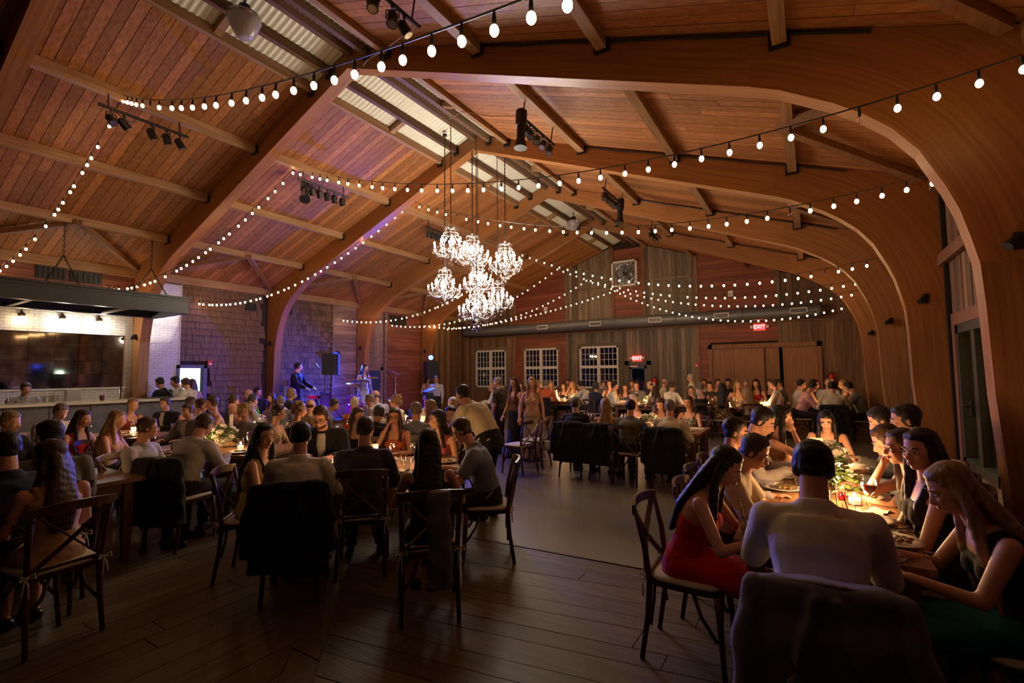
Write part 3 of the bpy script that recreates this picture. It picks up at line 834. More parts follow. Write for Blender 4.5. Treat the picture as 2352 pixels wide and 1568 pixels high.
# pose: hip height, lean (deg), head yaw, head pitch, hand targets (x, y, z) for left and right, stance
POSES = {
 'A': dict(lean=9, yaw=6, pitch=10, hl=(-.17, .40, .79), hr=(.19, .38, .79)),
 'B': dict(lean=25, yaw=-5, pitch=24, hl=(-.15, .50, .80), hr=(.13, .46, .82)),
 'C': dict(lean=13, yaw=14, pitch=6, hl=(-.16, .42, .79), hr=(.06, .24, 1.10)),
 'D': dict(lean=5, yaw=38, pitch=8, hl=(-.13, .34, .66), hr=(.14, .32, .66)),
 'E': dict(lean=8, yaw=-40, pitch=6, hl=(-.2, .38, .79), hr=(.1, .34, .72)),
 'S': dict(lean=3, yaw=15, pitch=5, hl=(-.26, .10, .82), hr=(.25, .16, .9), stand=1),
 'T': dict(lean=13, yaw=10, pitch=18, hl=(-.14, .36, 1.06), hr=(.15, .34, 1.08), stand=1),
 'K': dict(lean=6, yaw=30, pitch=0, hl=(-.22, .40, 1.03), hr=(.22, .40, 1.03), stand=1),
 'V': dict(lean=52, yaw=0, pitch=8, hl=(-.16, .62, .86), hr=(.16, .58, .84), stand=1),
}
def skeleton(pose, sex):
    p = POSES[pose]; f = sex == 'f'; st = p.get('stand')
    J = {}
    hz = .93 if st else .565
    hy = -.06 if pose == 'V' else 0.0
    H = Vector((0, hy, hz)); J['hip'] = H
    lean = math.radians(p['lean'])
    def sp(h):   # spine point at height h above the hip; the back curves as it leans
        a = lean * (.45 + 1.1 * h) if h > 0 else 0
        n = 8; q = Vector((0, 0, 0))
        for i in range(n):
            b_ = lean * (.45 + 1.1 * h * (i + .5) / n)
            q += Vector((0, math.sin(b_), math.cos(b_))) * h / n
        R = rotm('X', -a)
        return H + q, R
    J['sp'] = sp
    sw = .168 if f else .19
    c, R = sp(.44)
    for s, k in ((-1, 'l'), (1, 'r')):
        sh = c + R @ Vector((s * sw, .0, 0)); J['sh' + k] = sh
        e, w = ik(sh, p['h' + k], .28, .25, (s * .7, -.5, -.9) if not (pose == 'C' and k == 'r') else (.5, .1, -1))
        J['el' + k], J['wr' + k] = e, w
        if st:
            hp = H + Vector((s * .09, 0, -.02)); J['hp' + k] = hp
            J['kn' + k] = Vector((s * .1, .02 + (.03 if pose == 'V' else 0), .50)); J['an' + k] = Vector((s * .11, -.02, .085)); J['to' + k] = Vector((s * .13, .14, .035))
        else:
            hp = H + Vector((s * .09, .02, -.02)); J['hp' + k] = hp
            J['kn' + k] = Vector((s * (.085 if f else .14), .45, .515)); J['an' + k] = Vector((s * (.08 if f else .14), .43, .085)); J['to' + k] = Vector((s * (.09 if f else .17), .59, .035))
    nb, R = sp(.53); J['nk'] = nb
    hR = rotm('Z', math.radians(p['yaw'])) @ rotm('X', -lean * .8 - math.radians(p['pitch']) + lean * .6)
    J['hR'] = hR
    hc = nb + R @ Vector((0, .005, .06)) + hR @ Vector((0, .018, .105)); J['hd'] = hc
    return J

TORSO_M = [(-.09, .155, .105), (0, .168, .118), (.10, .150, .108), (.2, .152, .108), (.32, .172, .118), (.40, .178, .110), (.455, .150, .088), (.50, .085, .068)]
TORSO_F = [(-.09, .165, .110), (0, .178, .125), (.10, .140, .102), (.19, .124, .092), (.31, .145, .108), (.39, .150, .098), (.45, .125, .076), (.495, .068, .058)]
def torso(mb, J, sex, grow=0.0, lo=-.1, hi=.6, drop=0):
    T = TORSO_F if sex == 'f' else TORSO_M
    secs = []
    for h, rx, ry in T:
        if h < lo - 1e-6 or h > hi + 1e-6: continue
        c, R = J['sp'](h)
        secs.append((c, rx + grow, ry + grow, R))
    loft(mb, secs)
    if sex == 'f' and hi > .32:
        for s in (-1, 1):
            c, R = J['sp'](.325); mb.ell(c + R @ Vector((s * .068, .085, -.01)), (.062 + grow, .05 + grow, .06 + grow), 12, 8)

def hand(mb, w, e, side, curl=.55):
    w, e = Vector(w), Vector(e); d = (w - e).normalized()
    nrm = Vector((0, 0, 1)) - d * d.z
    if nrm.length < .2: nrm = Vector((0, -1, 0)) - d * (-d.y)
    nrm.normalize(); sd = d.cross(nrm) * side
    R = Matrix((sd, d, nrm)).transposed()
    mb.ell(w + d * .048, (.041, .052, .015), 12, 8, R)
    for i, (off, L) in enumerate(((-.029, .066), (-.010, .078), (.010, .072), (.029, .056))):
        a = w + d * .088 + sd * off; c = a; ang = .12
        for k, l in enumerate((.46, .32, .22)):
            ang += curl * (.5 + .35 * k)
            n = c + (d * math.cos(ang) - nrm * math.sin(ang)) * L * l
            cone(mb, c, .0098 - .0012 * k, n, .009 - .0012 * k, 7); c = n
    a = w + d * .025 - sd * .036; b_ = a + (d * .7 - sd * .6 - nrm * .25).normalized() * .036; c = b_ + (d * .95 - sd * .1 - nrm * .3).normalized() * .03
    cone(mb, a, .0125, b_, .0105, 7); cone(mb, b_, .0105, c, .0085, 7)

def headgeo(mb, J, sex):
    R, c = J['hR'], J['hd']
    f = sex == 'f'; P = lambda x, y, z: c + R @ Vector((x, y, z))
    cone(mb, J['nk'] - Vector((0, 0, .03)), .053 if f else .06, c + R @ Vector((0, -.02, -.05)), .05 if f else .056)
    mb.ell(P(0, -.012, .025), (.074, .093, .088), 18, 12, R)
    mb.ell(P(0, .028, -.045), (.056 if f else .061, .062, .07), 16, 10, R)
    mb.ell(P(0, .058, -.095), (.026, .026, .02), 10, 7, R)
    mb.ell(P(0, .07, .012), (.05, .02, .014), 10, 6, R)
    for s in (-1, 1):
        mb.ell(P(s * .036, .064, -.03), (.022, .022, .02), 8, 6, R)
        mb.ell(P(s * .076, -.008, -.012), (.011, .022, .033), 8, 6, R)
    cone(mb, P(0, .083, .0), .009, P(0, .103, -.036), .0145, 8)
    mb.ell(P(0, .088, -.067), (.021, .010, .0115), 8, 6, R)

_pm = {}
def body_mesh(pose, sex, fine):
    k = ('body', pose, sex, fine)
    if k not in _pm:
        J = skeleton(pose, sex); mb = MB(); f = sex == 'f'
        torso(mb, J, sex)
        for s, q in ((-1, 'l'), (1, 'r')):
            cone(mb, J['sh' + q], .045 if f else .058, J['el' + q], .033 if f else .043)
            cone(mb, J['el' + q], .034 if f else .043, J['wr' + q], .023 if f else .029)
            cone(mb, J['hp' + q], .088, J['kn' + q], .056); cone(mb, J['kn' + q], .056, J['an' + q], .034)
            cone(mb, J['an' + q] - Vector((0, .03, .035)), .036, J['to' + q], .03)
            hand(mb, J['wr' + q], J['el' + q], s)
        headgeo(mb, J, sex)
        _pm[k] = fuse(mb, 'body', .0088 if fine else .0135, 3 if fine else 2)
    return _pm[k]

def sleeve(mb, J, q, s, f, g, kind):
    if kind == 'none': return
    sh, el, wr = J['sh' + q], J['el' + q], J['wr' + q]
    if kind == 'short':
        e = sh + (el - sh) * .8; cone(mb, sh, .06 + g, e, .052 + g, ends=(1, 0))
    else:
        cone(mb, sh, (.052 if f else .06) + g, el, .044 + g); cone(mb, el, .045 + g, el + (wr - el) * .97, .031 + g, ends=(1, 0))

def top_mesh(kind, pose, sex, fine):
    k = (kind, pose, sex, fine)
    if k in _pm: return _pm[k]
    J = skeleton(pose, sex); mb = MB(); f = sex == 'f'
    g = {'sh': .014, 'ss': .016, 'jk': .034, 'tk': .009, 'dr': .010, 'st': .009}[kind]
    hi = {'sh': .46, 'ss': .46, 'jk': .46, 'tk': .40, 'dr': .41, 'st': .34}[kind]
    torso(mb, J, sex, g, -.09 if kind in ('jk', 'dr') else 0.0, hi)
    if kind in ('sh', 'ss', 'jk'):
        c, R = J['sp'](.455); c2, R2 = J['sp'](.525); c3, R3 = J['sp'](.505)
        loft(mb, [(J['sp'](.44)[0], .11 + g, .085 + g, R), (c3, .072 + g, .062 + g, R3), (c2 + Vector((0, .0, .012)), .060 + g * .6, .058 + g * .6, R2)])
        for s, q in ((-1, 'l'), (1, 'r')):
            sleeve(mb, J, q, s, f, g * (.9 if kind != 'jk' else .75), 'short' if kind == 'ss' else 'long')
            cc = J['sp'](.43)[0] + J['sp'](.43)[1] @ Vector((s * .05, 0, .015)); cone(mb, cc, .062 + g, J['sh' + q], .055 + g * .8)
    elif kind in ('tk', 'dr'):
        for s, q in ((-1, 'l'), (1, 'r')):
            c, R = J['sp'](.38); d, R2 = J['sp'](.462)
            for yy in (.075, -.07):
                cone(mb, c + R @ Vector((s * .09, yy, 0)), .026, d + R2 @ Vector((s * .105, yy * .25, .012)), .022, 8)
    if kind == 'dr' : skirt(mb, J, sex)
    _pm[k] = fuse(mb, 'top', .0105 if fine else .0145, 3 if fine else 2, .006, 13)
    return _pm[k]

def skirt(mb, J, sex, long=False):
    st = J['knl'].z > J['hip'].z - .2
    if not st:
        E3 = Matrix.Identity(3)
        z = Vector((0, 0, 1)); H = J['hip']
        if long or J['hip'].z > .8:
            loft(mb, [(H + Vector((0, 0, .05)), .16, .12, E3), (H + Vector((0, 0, -.1)), .19, .145, E3), (Vector((0, 0, .5)), .2, .17, E3), (Vector((0, -.02, .06)), .27, .25, E3)])
    else:
        K = (J['knl'] + J['knr']) / 2; H = J['hip']
        d = (K - H).normalized(); x = Vector((1, 0, 0)); n = x.cross(d)
        F = Matrix((x, n, d)).transposed()
        loft(mb, [(H - d * .10, .15, .09, F), (H, .195, .115, F), (H + d * .25, .185, .10, F), (K + d * .02, .17, .082, F)])
        loft(mb, [(K + Vector((0, .0, .05)), .15, .07, Matrix.Identity(3)), (K + Vector((0, .02, -.09)), .16, .07, Matrix.Identity(3))])

def bottom_mesh(kind, pose, sex, fine):
    k = (kind, pose, sex, fine)
    if k in _pm: return _pm[k]
    J = skeleton(pose, sex); mb = MB()
    T = TORSO_F if sex == 'f' else TORSO_M
    loft(mb, [(J['sp'](h)[0], rx + .02, ry + .02, J['sp'](h)[1]) for h, rx, ry in ((-.1, .15, .1), T[1], (.09, T[2][1], T[2][2]))])
    if kind == 'tr':
        for q in 'lr':
            cone(mb, J['hp' + q], .1, J['kn' + q], .074); cone(mb, J['kn' + q], .072, J['an' + q] - Vector((0, 0, .01)), .056, ends=(1, 0))
    else: skirt(mb, J, sex, kind == 'lsk')
    _pm[k] = fuse(mb, 'bottom', .0115 if fine else .016, 3, .005, 12)
    return _pm[k]

def hair_mesh(kind, pose, sex, fine):
    k = ('hair', kind, pose, sex, fine)
    if k in _pm: return _pm[k]
    J = skeleton(pose, sex); mb = MB(); R, c = J['hR'], J['hd']
    P = lambda x, y, z: c + R @ Vector((x, y, z))
    if kind == 'n':
        mb.ell(P(0, -.047, -.005), (.0775, .062, .045), 16, 10, R)
    elif kind == 'u':
        mb.ell(P(0, -.028, .035), (.105, .102, .105), 16, 10, R)
        for i in range(26):
            a = i * 2.4; z = -.09 + .2 * (i / 26); r = math.sqrt(max(.2, 1 - (z / .16) ** 2))
            if math.sin(a) < .55: mb.ell(P(.092 * r * math.cos(a), -.03 + .09 * r * math.sin(a), z + .02), (.035, .035, .035), 8, 6)
    else:
        mb.ell(P(0, -.023, .036), (.083, .093, .088), 18, 12, R)
        mb.ell(P(0, .022, .078), (.066, .05, .034), 14, 9, R)
        for s in (-1, 1): mb.ell(P(s * .062, -.02, .0), (.024, .05, .06), 10, 8, R)
        if kind == 's' or kind == 'k': mb.ell(P(0, -.055, -.02), (.064, .04, .055), 12, 8, R)
    if kind in ('l', 'll'):
        Ln = .30 if kind == 'l' else .42
        bk, Rb = J['sp'](.50 - Ln * .55)
        top = P(0, -.05, .03); mid = P(0, -.078, -.09)
        low = J['sp'](.36)[0] + J['sp'](.36)[1] @ Vector((0, -.115, 0)); end = J['sp'](.47 - Ln)[0] + J['sp'](.47 - Ln)[1] @ Vector((0, -.125, 0))
        E3 = Matrix.Identity(3)
        loft(mb, [(top, .082, .05, R), (mid, .094, .042, R), (low, .10 if kind == 'l' else .14, .034, J['sp'](.36)[1]), (end, .06 if kind == 'l' else .10, .018, J['sp'](.36)[1])], 18)
        for s in (-1, 1):
            a = P(s * .07, -.015, .02); b_ = P(s * .087, .0, -.1); d, Rd = J['sp'](.40); e = d + Rd @ Vector((s * .095, .085, -.02)); g2 = J['sp'](.47 - Ln * .8)
            g3 = g2[0] + g2[1] @ Vector((s * .10, .12, 0))
            cone(mb, a, .026, b_, .03); cone(mb, b_, .03, e, .032, sq=.7); cone(mb, e, .032, g3, .012)
    if kind == 'b':
        mb.ell(P(0, -.105, .06), (.045, .042, .045), 12, 8, R)
    _pm[k] = fuse(mb, 'hair', .0105 if fine else .014, 2, .0035 if kind != 'n' else .001, 30)
    return _pm[k]

def simple(key, fn):
    if key not in _pm: _pm[key] = fn()
    return _pm[key]

def person(hx, hy, hz, th, pose, sex, hair, hc, top, tc, bot, bc, label, fine=False, rise=0.0, group=None):
    J = skeleton(pose, sex); a = math.radians(th)
    hd = J['hd']
    s = max(.93, min(1.07, (hz - rise) / hd.z))
    off = rotm('Z', a) @ Vector((hd.x * s, hd.y * s, 0))
    root = thing('person', label, 'person', (hx - off.x, hy - off.y, rise), a, group)
    root.scale = (s, s, s)
    def add(name, me, m):
        o = bpy.data.objects.new(name, me); COL.objects.link(o); o.parent = root
        if not me.materials: me.materials.append(m)
        o.material_slots[0].link = 'OBJECT'; o.material_slots[0].material = m
        return o
    add('body', body_mesh(pose, sex, fine), M['skin'])
    if hair == 'c':
        add('hair', hair_mesh('s', pose, sex, fine), hairm(hc))
        def cap():
            mb = MB(); R, c = J['hR'], J['hd']
            mb.ell(c + R @ Vector((0, -.015, .05)), (.093, .106, .088), 18, 12, R); mb.ell(c + R @ Vector((0, .09, .05)), (.065, .07, .012), 12, 7, R)
            return fuse(mb, 'cap', .01, 2)
        add('cap', simple(('cap', pose, sex), cap), clothm('gr'))
    else:
        add('hair', hair_mesh(hair, pose, sex, fine), hairm(hc))
    if hair == 'k':
        def kip():
            mb = MB(); R, c = J['hR'], J['hd']
            mb.ell(c + R @ Vector((0, -.062, .082)), (.07, .06, .05), 16, 10, R); return fuse(mb, 'skullcap', .009, 2)
        add('skullcap', simple(('kip', pose, sex), kip), clothm('dv'))
    names = {'sh': 'shirt', 'ss': 'shirt', 'jk': 'jacket', 'tk': 'sleeveless_top', 'dr': 'dress', 'st': 'strapless_bodice', 'tr': 'trousers', 'sk': 'skirt', 'lsk': 'long_skirt'}
    o = add(names[top], top_mesh(top, pose, sex, fine), clothm(tc))
    if not (top == 'dr'): add(names[bot], bottom_mesh(bot, pose, sex, fine), clothm(bc))
    if top == 'jk':
        def front():
            mb = MB(); secs = []
            for h, w in ((.1, .03), (.25, .045), (.4, .06), (.46, .05), (.52, .045)):
                c, R = J['sp'](h); ry = {.1: .108, .25: .112, .4: .110, .46: .085, .52: .06}[h]
                secs.append((c + R @ Vector((0, ry + .012, 0)), w, .034, R))
            loft(mb, secs, 12); return fuse(mb, 'shirt_front', .011, 2)
        add('shirt_front', simple(('front', pose, sex), front), clothm('lg'))
    if fine:
        def shoe(q):
            mb = MB(); a_, t_ = J['an' + q], J['to' + q]
            cone(mb, a_ - Vector((0, .045, .04)), .042, t_ + Vector((0, .03, 0)), .034); mb.box((a_ + t_) / 2 + Vector((0, .0, -.05)) , (.075, .22, .02)); return fuse(mb, 'shoe', .011, 2)
        for q in 'lr': add('shoe', simple(('shoe', pose, sex, q), lambda: shoe(q)), M['shoe'])
        R, c = J['hR'], J['hd']
        for sd in (-1, 1):
            def eye():
                mb = MB(); mb.ell(c + R @ Vector((sd * .031, .0735, -.004)), (.0135, .0115, .0062), 10, 7, R); return mb.mesh('eye', None, True)
            def iris():
                mb = MB(); mb.ell(c + R @ Vector((sd * .031, .0835, -.004)), (.0068, .0045, .0060), 8, 6, R); return mb.mesh('iris', None, True)
            def brow():
                mb = MB(); mb.tube([c + R @ Vector((sd * x_, y_, z_)) for x_, y_, z_ in ((.014, .0895, .0185), (.032, .086, .0225), (.05, .073, .018))], (.0035, .0042, .002), 6); return mb.mesh('eyebrow', None, True)
            e = add('eye', simple(('eye', pose, sex, sd), eye), M['eyew'])
            i_ = add('iris', simple(('iris', pose, sex, sd), iris), M['eyed']); i_.parent = e
            add('eyebrow', simple(('brow', pose, sex, sd), brow), hairm('br' if hc == 'lb' else hc))
        def mouth():
            mb = MB(); mb.ell(c + R @ Vector((0, .0945, -.064)), (.022, .006, .0045), 10, 6, R); mb.ell(c + R @ Vector((0, .094, -.0725)), (.018, .006, .005), 10, 6, R); return mb.mesh('lips', None, True)
        add('lips', simple(('lips', pose, sex), mouth), M['lip'])
    return root
def headpart(root, pose, sex, name, mb_fn, m):
    J = skeleton(pose, sex); mb = MB(); mb_fn(mb, J)
    o = mb.obj(name, m, root, True); return o
def spectacles(mb, J):
    R, c = J['hR'], J['hd']; P = lambda x, y, z: c + R @ Vector((x, y, z))
    for s in (-1, 1):
        mb.tube([P(s * .033 + .022 * math.cos(t), .099, -.005 + .016 * math.sin(t)) for t in [2 * PI * i / 14 for i in range(15)]], .0022, 5, False)
        mb.tube([P(s * .055, .097, 0), P(s * .079, .03, .002), P(s * .08, -.02, -.005)], .002, 5)
    mb.tube([P(-.011, .1, 0), P(.011, .1, 0)], .0022, 5)
def beard(mb, J):
    R, c = J['hR'], J['hd']; P = lambda x, y, z: c + R @ Vector((x, y, z))
    mb.ell(P(0, .033, -.082), (.060, .060, .043), 14, 9, R)
# ---------------------------------------------------------------- furniture and tableware
def chair_proto():
    r = thing('cross_back_chair', 'x', 'chair')
    for s in (-1, 1):
        MB().tube([(s * .195, -.255, 0), (s * .188, -.215, .25), (s * .186, -.20, .45), (s * .196, -.225, .66), (s * .206, -.275, .865)], [.015, .018, .02, .018, .016], 8).obj('back_leg', M['chair'], r, True)
        MB().tube([(s * .205, .205, 0), (s * .198, .19, .25), (s * .19, .175, .44)], [.014, .018, .021], 8).obj('front_leg', M['chair'], r, True)
        m = MB()
        for k in range(9):
            t = k / 8; x0 = s * (.175 - .35 * t); z0 = .50 + .335 * t; y0 = -.222 - .062 * t - .018 * math.sin(PI * t)
            if k: m.bar(pv, (x0, y0, z0), .012, .032, (0, 1, .2))
            pv = (x0, y0, z0)
        m.obj('cross_brace', M['chair'], r)
        for q_ in (((s * .2, .185, .20), (s * .12, .187, .31), (s * .085, .188, .43)), ((s * .2, .17, .2), (s * .2, .09, .32), (s * .19, .05, .43)), ((s * .19, -.2, .2), (s * .11, -.2, .32), (s * .08, -.2, .43))): MB().tube(q_, .011, 6).obj('seat_brace', M['chair'], r, True)
        m = MB()
        z = .475; p = Vector((s * .2, -.215, z))
        for q in ((.03, -.03, .045), (-.035, -.03, .04)): m.tube([p, p + Vector((s * q[0], q[1], q[2] * .6)), p + Vector((s * q[0] * 1.2, q[1], -.005)), p], .0045, 5)
        for q in ((.02, -.02, -.1), (-.012, -.025, -.12)): m.tube([p, p + Vector((s * q[0] * .6, q[1], -.04)), p + Vector((s * q[0], q[1], q[2]))], .0045, 5)
        m.tube([p + Vector((0, -.022, 0)), p + Vector((-s * .02, .04, .01))], .005, 5)
        m.obj('cushion_tie', M['tie'], r)
    m = MB()
    for k in range(9):
        t = -1 + k / 4; x0 = t * .222; y0 = -.275 - .045 * (1 - t * t); z0 = .865 + .018 * (1 - t * t)
        if k: m.bar(pv, (x0, y0, z0), .021, .058)
        pv = (x0, y0, z0)
    m.obj('top_rail', M['chair'], r)
    m = MB(); m.bar((-.187, -.207, .49), (.187, -.207, .49), .016, .03); m.obj('lower_rail', M['chair'], r)
    E3 = Matrix.Identity(3)
    m = MB(); loft(m, [(Vector((0, -.01, .435)), .205, .215, E3), (Vector((0, -.01, .46)), .215, .222, E3)], 20, 6); m.obj('seat', M['chair'], r)
    m = MB(); loft(m, [(Vector((0, -.005, .461)), .2, .205, E3), (Vector((0, -.005, .472)), .214, .218, E3), (Vector((0, -.005, .486)), .212, .216, E3), (Vector((0, -.005, .495)), .18, .185, E3)], 20, 5); m.obj('seat_cushion', M['cush'], r, True)
    return r
CHAIR = chair_proto(); _used = [0]
def chair(x, y, th, label=None, row=None, rise=0):
    a = math.radians(th)
    if not _used[0]: r = CHAIR; r.location = (x, y, rise); r.rotation_euler = (0, 0, a); _used[0] = 1
    else: r = dup(CHAIR, (x, y, rise), a)
    r['label'] = label or 'cross-back chair'
    r['group'] = 'cross-back chairs'
    if row: defer(r, *row, 'cross-back chairs')
    return r
def drape(kind):
    def f():
        mb = MB(); E3 = Matrix.Identity(3)
        loft(mb, [(Vector((0, -.285, .915)), .18, .03, E3), (Vector((0, -.288, .895)), .235, .052, E3), (Vector((0, -.282, .75)), .255, .075, E3), (Vector((0, -.27, .52)), .265, .10, E3), (Vector((0, -.27, .27 if kind else .36)), .285, .115, E3)], 22, 3.2)
        for s in (-1, 1):
            cone(mb, (s * .235, -.29, .86), .045, (s * .275, -.315, .62), .055); cone(mb, (s * .275, -.315, .62), .055, (s * .285, -.31, .38), .045, ends=(1, 0))
        for s in (-1, 1): mb.bar((s * .03, -.36, .88), (s * .14, -.40, .5), .03, .01, (0, 1, 0))
        return fuse(mb, 'jacket', .011, 3, .012, 9)
    return simple(('drape', kind), f)
def jacket(x, y, th, col, label, kind=0):
    o = bpy.data.objects.new('suit_jacket', drape(kind)); COL.objects.link(o)
    if not o.data.materials: o.data.materials.append(clothm(col))
    o.material_slots[0].link = 'OBJECT'; o.material_slots[0].material = clothm(col)
    o.location = (x, y, 0); o.rotation_euler = (0, 0, math.radians(th))
    props(o, label, 'jacket', 'jackets hung on chair backs'); return o

def table(cx, cy, th, L, Wd, label):
    r = thing('farm_table', label, 'table', (cx, cy, 0), math.radians(th), 'farm tables')
    n = 5; w = Wd / n
    for i in range(n):
        m = MB(); m.box((0, -Wd / 2 + w * (i + .5), .742), (L - .002, w - .005, .036)); m.obj('top_plank', M['tabw'], r)
    m = MB()
    for s in (-1, 1):
        m.box((0, s * (Wd / 2 - .09), .67), (L - .24, .025, .1)); m.box((s * (L / 2 - .12), 0, .67), (.025, Wd - .2, .1))
    m.obj('apron', M['taby'], r)
    for sx in (-1, 1):
        for sy in (-1, 1):
            m = MB(); E3 = Matrix.Identity(3); c = Vector((sx * (L / 2 - .11), sy * (Wd / 2 - .10), 0))
            loft(m, [(c, .028, .028, E3), (c + Vector((0, 0, .55)), .044, .044, E3), (c + Vector((0, 0, .72)), .045, .045, E3)], 8, 8); m.obj('leg', M['taby'], r)
    return r

TW = {}
def tw(kind):
    """prototype tableware as (name, mesh or [(part, mesh)], material)"""
    if kind in TW: return TW[kind]
    L = []
    if kind == 'plate':
        L = [('plate', MB().lathe([(.001, .004), (.085, .004), (.10, .012), (.137, .020), (.139, .023), (.10, .017), (.083, .009), (.001, .009)], n=24).mesh('plate', M['china'], True))]
    elif kind == 'bowl':
        L = [('bowl', MB().lathe([(.001, .0), (.055, .0), (.095, .03), (.118, .085), (.121, .105), (.115, .105), (.09, .04), (.05, .014), (.001, .012)], n=28).mesh('bowl', M['china'], True))]
    elif kind == 'tumbler':
        L = [('tumbler', MB().lathe([(.001, .0), (.030, .0), (.033, .01), (.037, .13), (.0355, .13), (.031, .014), (.001, .012)], n=16).mesh('tumbler', M['clear'], True)),
             ('water', MB().lathe([(.001, .014), (.030, .014), (.0335, .075), (.001, .075)], n=14).mesh('water', glass('water', (.93, .95, .97), .05), True))]
    elif kind == 'wine_glass':
        L = [('wine_glass', MB().lathe([(.001, .0), (.036, .001), (.034, .005), (.006, .012), (.004, .085), (.010, .098), (.036, .125), (.046, .16), (.043, .195), (.036, .225), (.0345, .225), (.041, .19), (.044, .16), (.034, .128), (.001, .102)], n=18).mesh('wine_glass', M['clear'], True))]
    elif kind == 'red_wine':
        L = [('wine', MB().lathe([(.001, .104), (.033, .13), (.0425, .158), (.001, .158)], n=16).mesh('wine', M['wine'], True))]
    elif kind == 'votive':
        L = [('candle_jar', MB().lathe([(.001, .0), (.04, .0), (.042, .005), (.042, .115), (.040, .115), (.040, .008), (.001, .006)], n=18).mesh('candle_jar', M['clear'], True)),
             ('wax', MB().lathe([(.001, .008), (.036, .008), (.036, .05), (.001, .052)], n=14).mesh('wax', M['wax'], True)),
             ('flame', MB().ell((0, 0, .075), (.009, .009, .022), 8, 7).mesh('flame', M['flame'], True))]
    elif kind == 'pasta':
        mb = MB()
        for i in range(16):
            a = i * 2.4; r = .05 * math.sqrt(i / 16); mb.ell((r * math.cos(a), r * math.sin(a), .022 + .016 * (1 - i / 16)), (.024, .02, .014), 7, 5)
        L = [('pasta', mb.mesh('pasta', M['food'], True))]
    elif kind == 'salad':
        mb = MB()
        for i in range(14):
            a = i * 2.4 + .5; r = .06 * math.sqrt(i / 14); mb.ell((r * math.cos(a) + .02, r * math.sin(a), .02), (.02, .014, .010), 6, 5, rotm('Z', a))
        L = [('salad', mb.mesh('salad', M['greens'], True))]
    elif kind == 'fork':
        m = MB(); m.bar((0, -.09, .004), (0, .045, .006), .008, .003); m.bar((0, .04, .005), (0, .06, .004), .024, .003)
        for q in (-.009, -.003, .003, .009): m.bar((q, .06, .004), (q, .098, .007), .003, .002)
        L = [('fork', m.mesh('fork', M['chrome']))]
    elif kind == 'knife':
        m = MB(); m.bar((0, -.10, .004), (0, .0, .004), .013, .006); m.bar((0, 0, .004), (.003, .115, .004), .018, .002); L = [('knife', m.mesh('knife', M['chrome']))]
    elif kind == 'napkin':
        m = MB()
        for i in range(7):
            for j in range(5):
                m.v.append((-.09 + .03 * i, -.055 + .0275 * j, .006 + .006 * math.sin(i * 1.7 + j) + .004 * math.cos(j * 2.2)))
                if i and j: k = i * 5 + j; m.f.append((k - 6, k - 1, k, k - 5))
        n_ = len(m.v); m.v += [(x_, y_, .001) for x_, y_, z_ in m.v]; m.f += [tuple(reversed([k + n_ for k in f])) for f in m.f]
        L = [('napkin', m.mesh('napkin', M['linen'], True))]
    TW[kind] = L
    return L
def put(kind, x, y, z=.7605, rz=0.0, label=None, row=None, group=None, cat=None):
    L = tw(kind)
    name, me = L[0]
    o = link(name, me); o.location = (x, y, z); o.rotation_euler = (0, 0, rz)
    props(o, label or kind, cat or {'candle_jar': 'candle', 'wine_glass': 'glass', 'tumbler': 'glass'}.get(name, name), group)
    if row: defer(o, *row, group)
    for nm, me2 in L[1:]: c = link(nm, me2, None, o)
    if kind == 'votive':
        lamp('candle_light', 'POINT', (x, y, z + .13), CANDLEW * (2.6 if x > 5.3 and y < 8 else 1), (1, .56, .24), .03)
    return o
CANDLEW = 5.0
def foliage(name, R_, H, n, parent, seed=1, droop=.3):
    rnd = random.Random(seed); m = MB()
    for i in range(n):
        a = rnd.uniform(0, 2 * PI); el = rnd.uniform(-.25, 1.2); r = R_ * rnd.uniform(.45, 1.0)
        c = Vector((r * math.cos(a) * math.cos(el), r * math.sin(a) * math.cos(el), H * .35 + H * .75 * math.sin(el)))
        d = Vector((math.cos(a), math.sin(a), rnd.uniform(-droop, .9))).normalized(); l = rnd.uniform(.035, .07)
        s = d.cross(Vector((rnd.uniform(-1, 1), rnd.uniform(-1, 1), 1))).normalized() * l * .3; nn = s.cross(d).normalized() * l * .12
        m.add([c, c + d * l * .5 + s + nn, c + d * l, c + d * l * .5 - s + nn, c + d * l * .5], [(0, 1, 4), (1, 2, 4), (2, 3, 4), (3, 0, 4)])
    return m.obj(name, M['leaf'], parent, kind='stuff')
def flower_mesh():
    m = MB()
    for k in range(3):
        for j in range(6):
            a = 2 * PI * j / 6 + k * .5; r = .021 - .006 * k
            m.ell((r * math.cos(a), r * math.sin(a), .006 * k), (.015, .012, .016 - .003 * k), 6, 5, rotm('Z', a))
    return m.mesh('flower', M['petal'], True)
def centrepiece(x, y, label, sc=1.0, seed=1, z=.7605, vase='china', nl=170, nf=9):
    r = thing('flower_centrepiece', label, 'flowers', (x, y, z), 0, 'flower centrepieces')
    MB().lathe([(.001, 0), (.06 * sc, 0), (.085 * sc, .03 * sc), (.095 * sc, .09 * sc), (.09 * sc, .09 * sc), (.06 * sc, .02 * sc), (.001, .015 * sc)], n=20).obj('vase', M[vase], r, True)
    foliage('foliage', .17 * sc, .2 * sc, nl, r, seed)
    rnd = random.Random(seed + 5); fm_ = simple('flower', flower_mesh)
    for i in range(nf):
        a = rnd.uniform(0, 2 * PI); el = rnd.uniform(.1, 1.4); R_ = .165 * sc
        o = link('flower', fm_, None, r, (R_ * math.cos(a) * math.cos(el), R_ * math.sin(a) * math.cos(el), .08 * sc + .17 * sc * math.sin(el)))
        o.scale = (1.25 * sc,) * 3; o.rotation_euler = (rnd.uniform(-.6, .6), rnd.uniform(-.6, .6), 0)
    return r

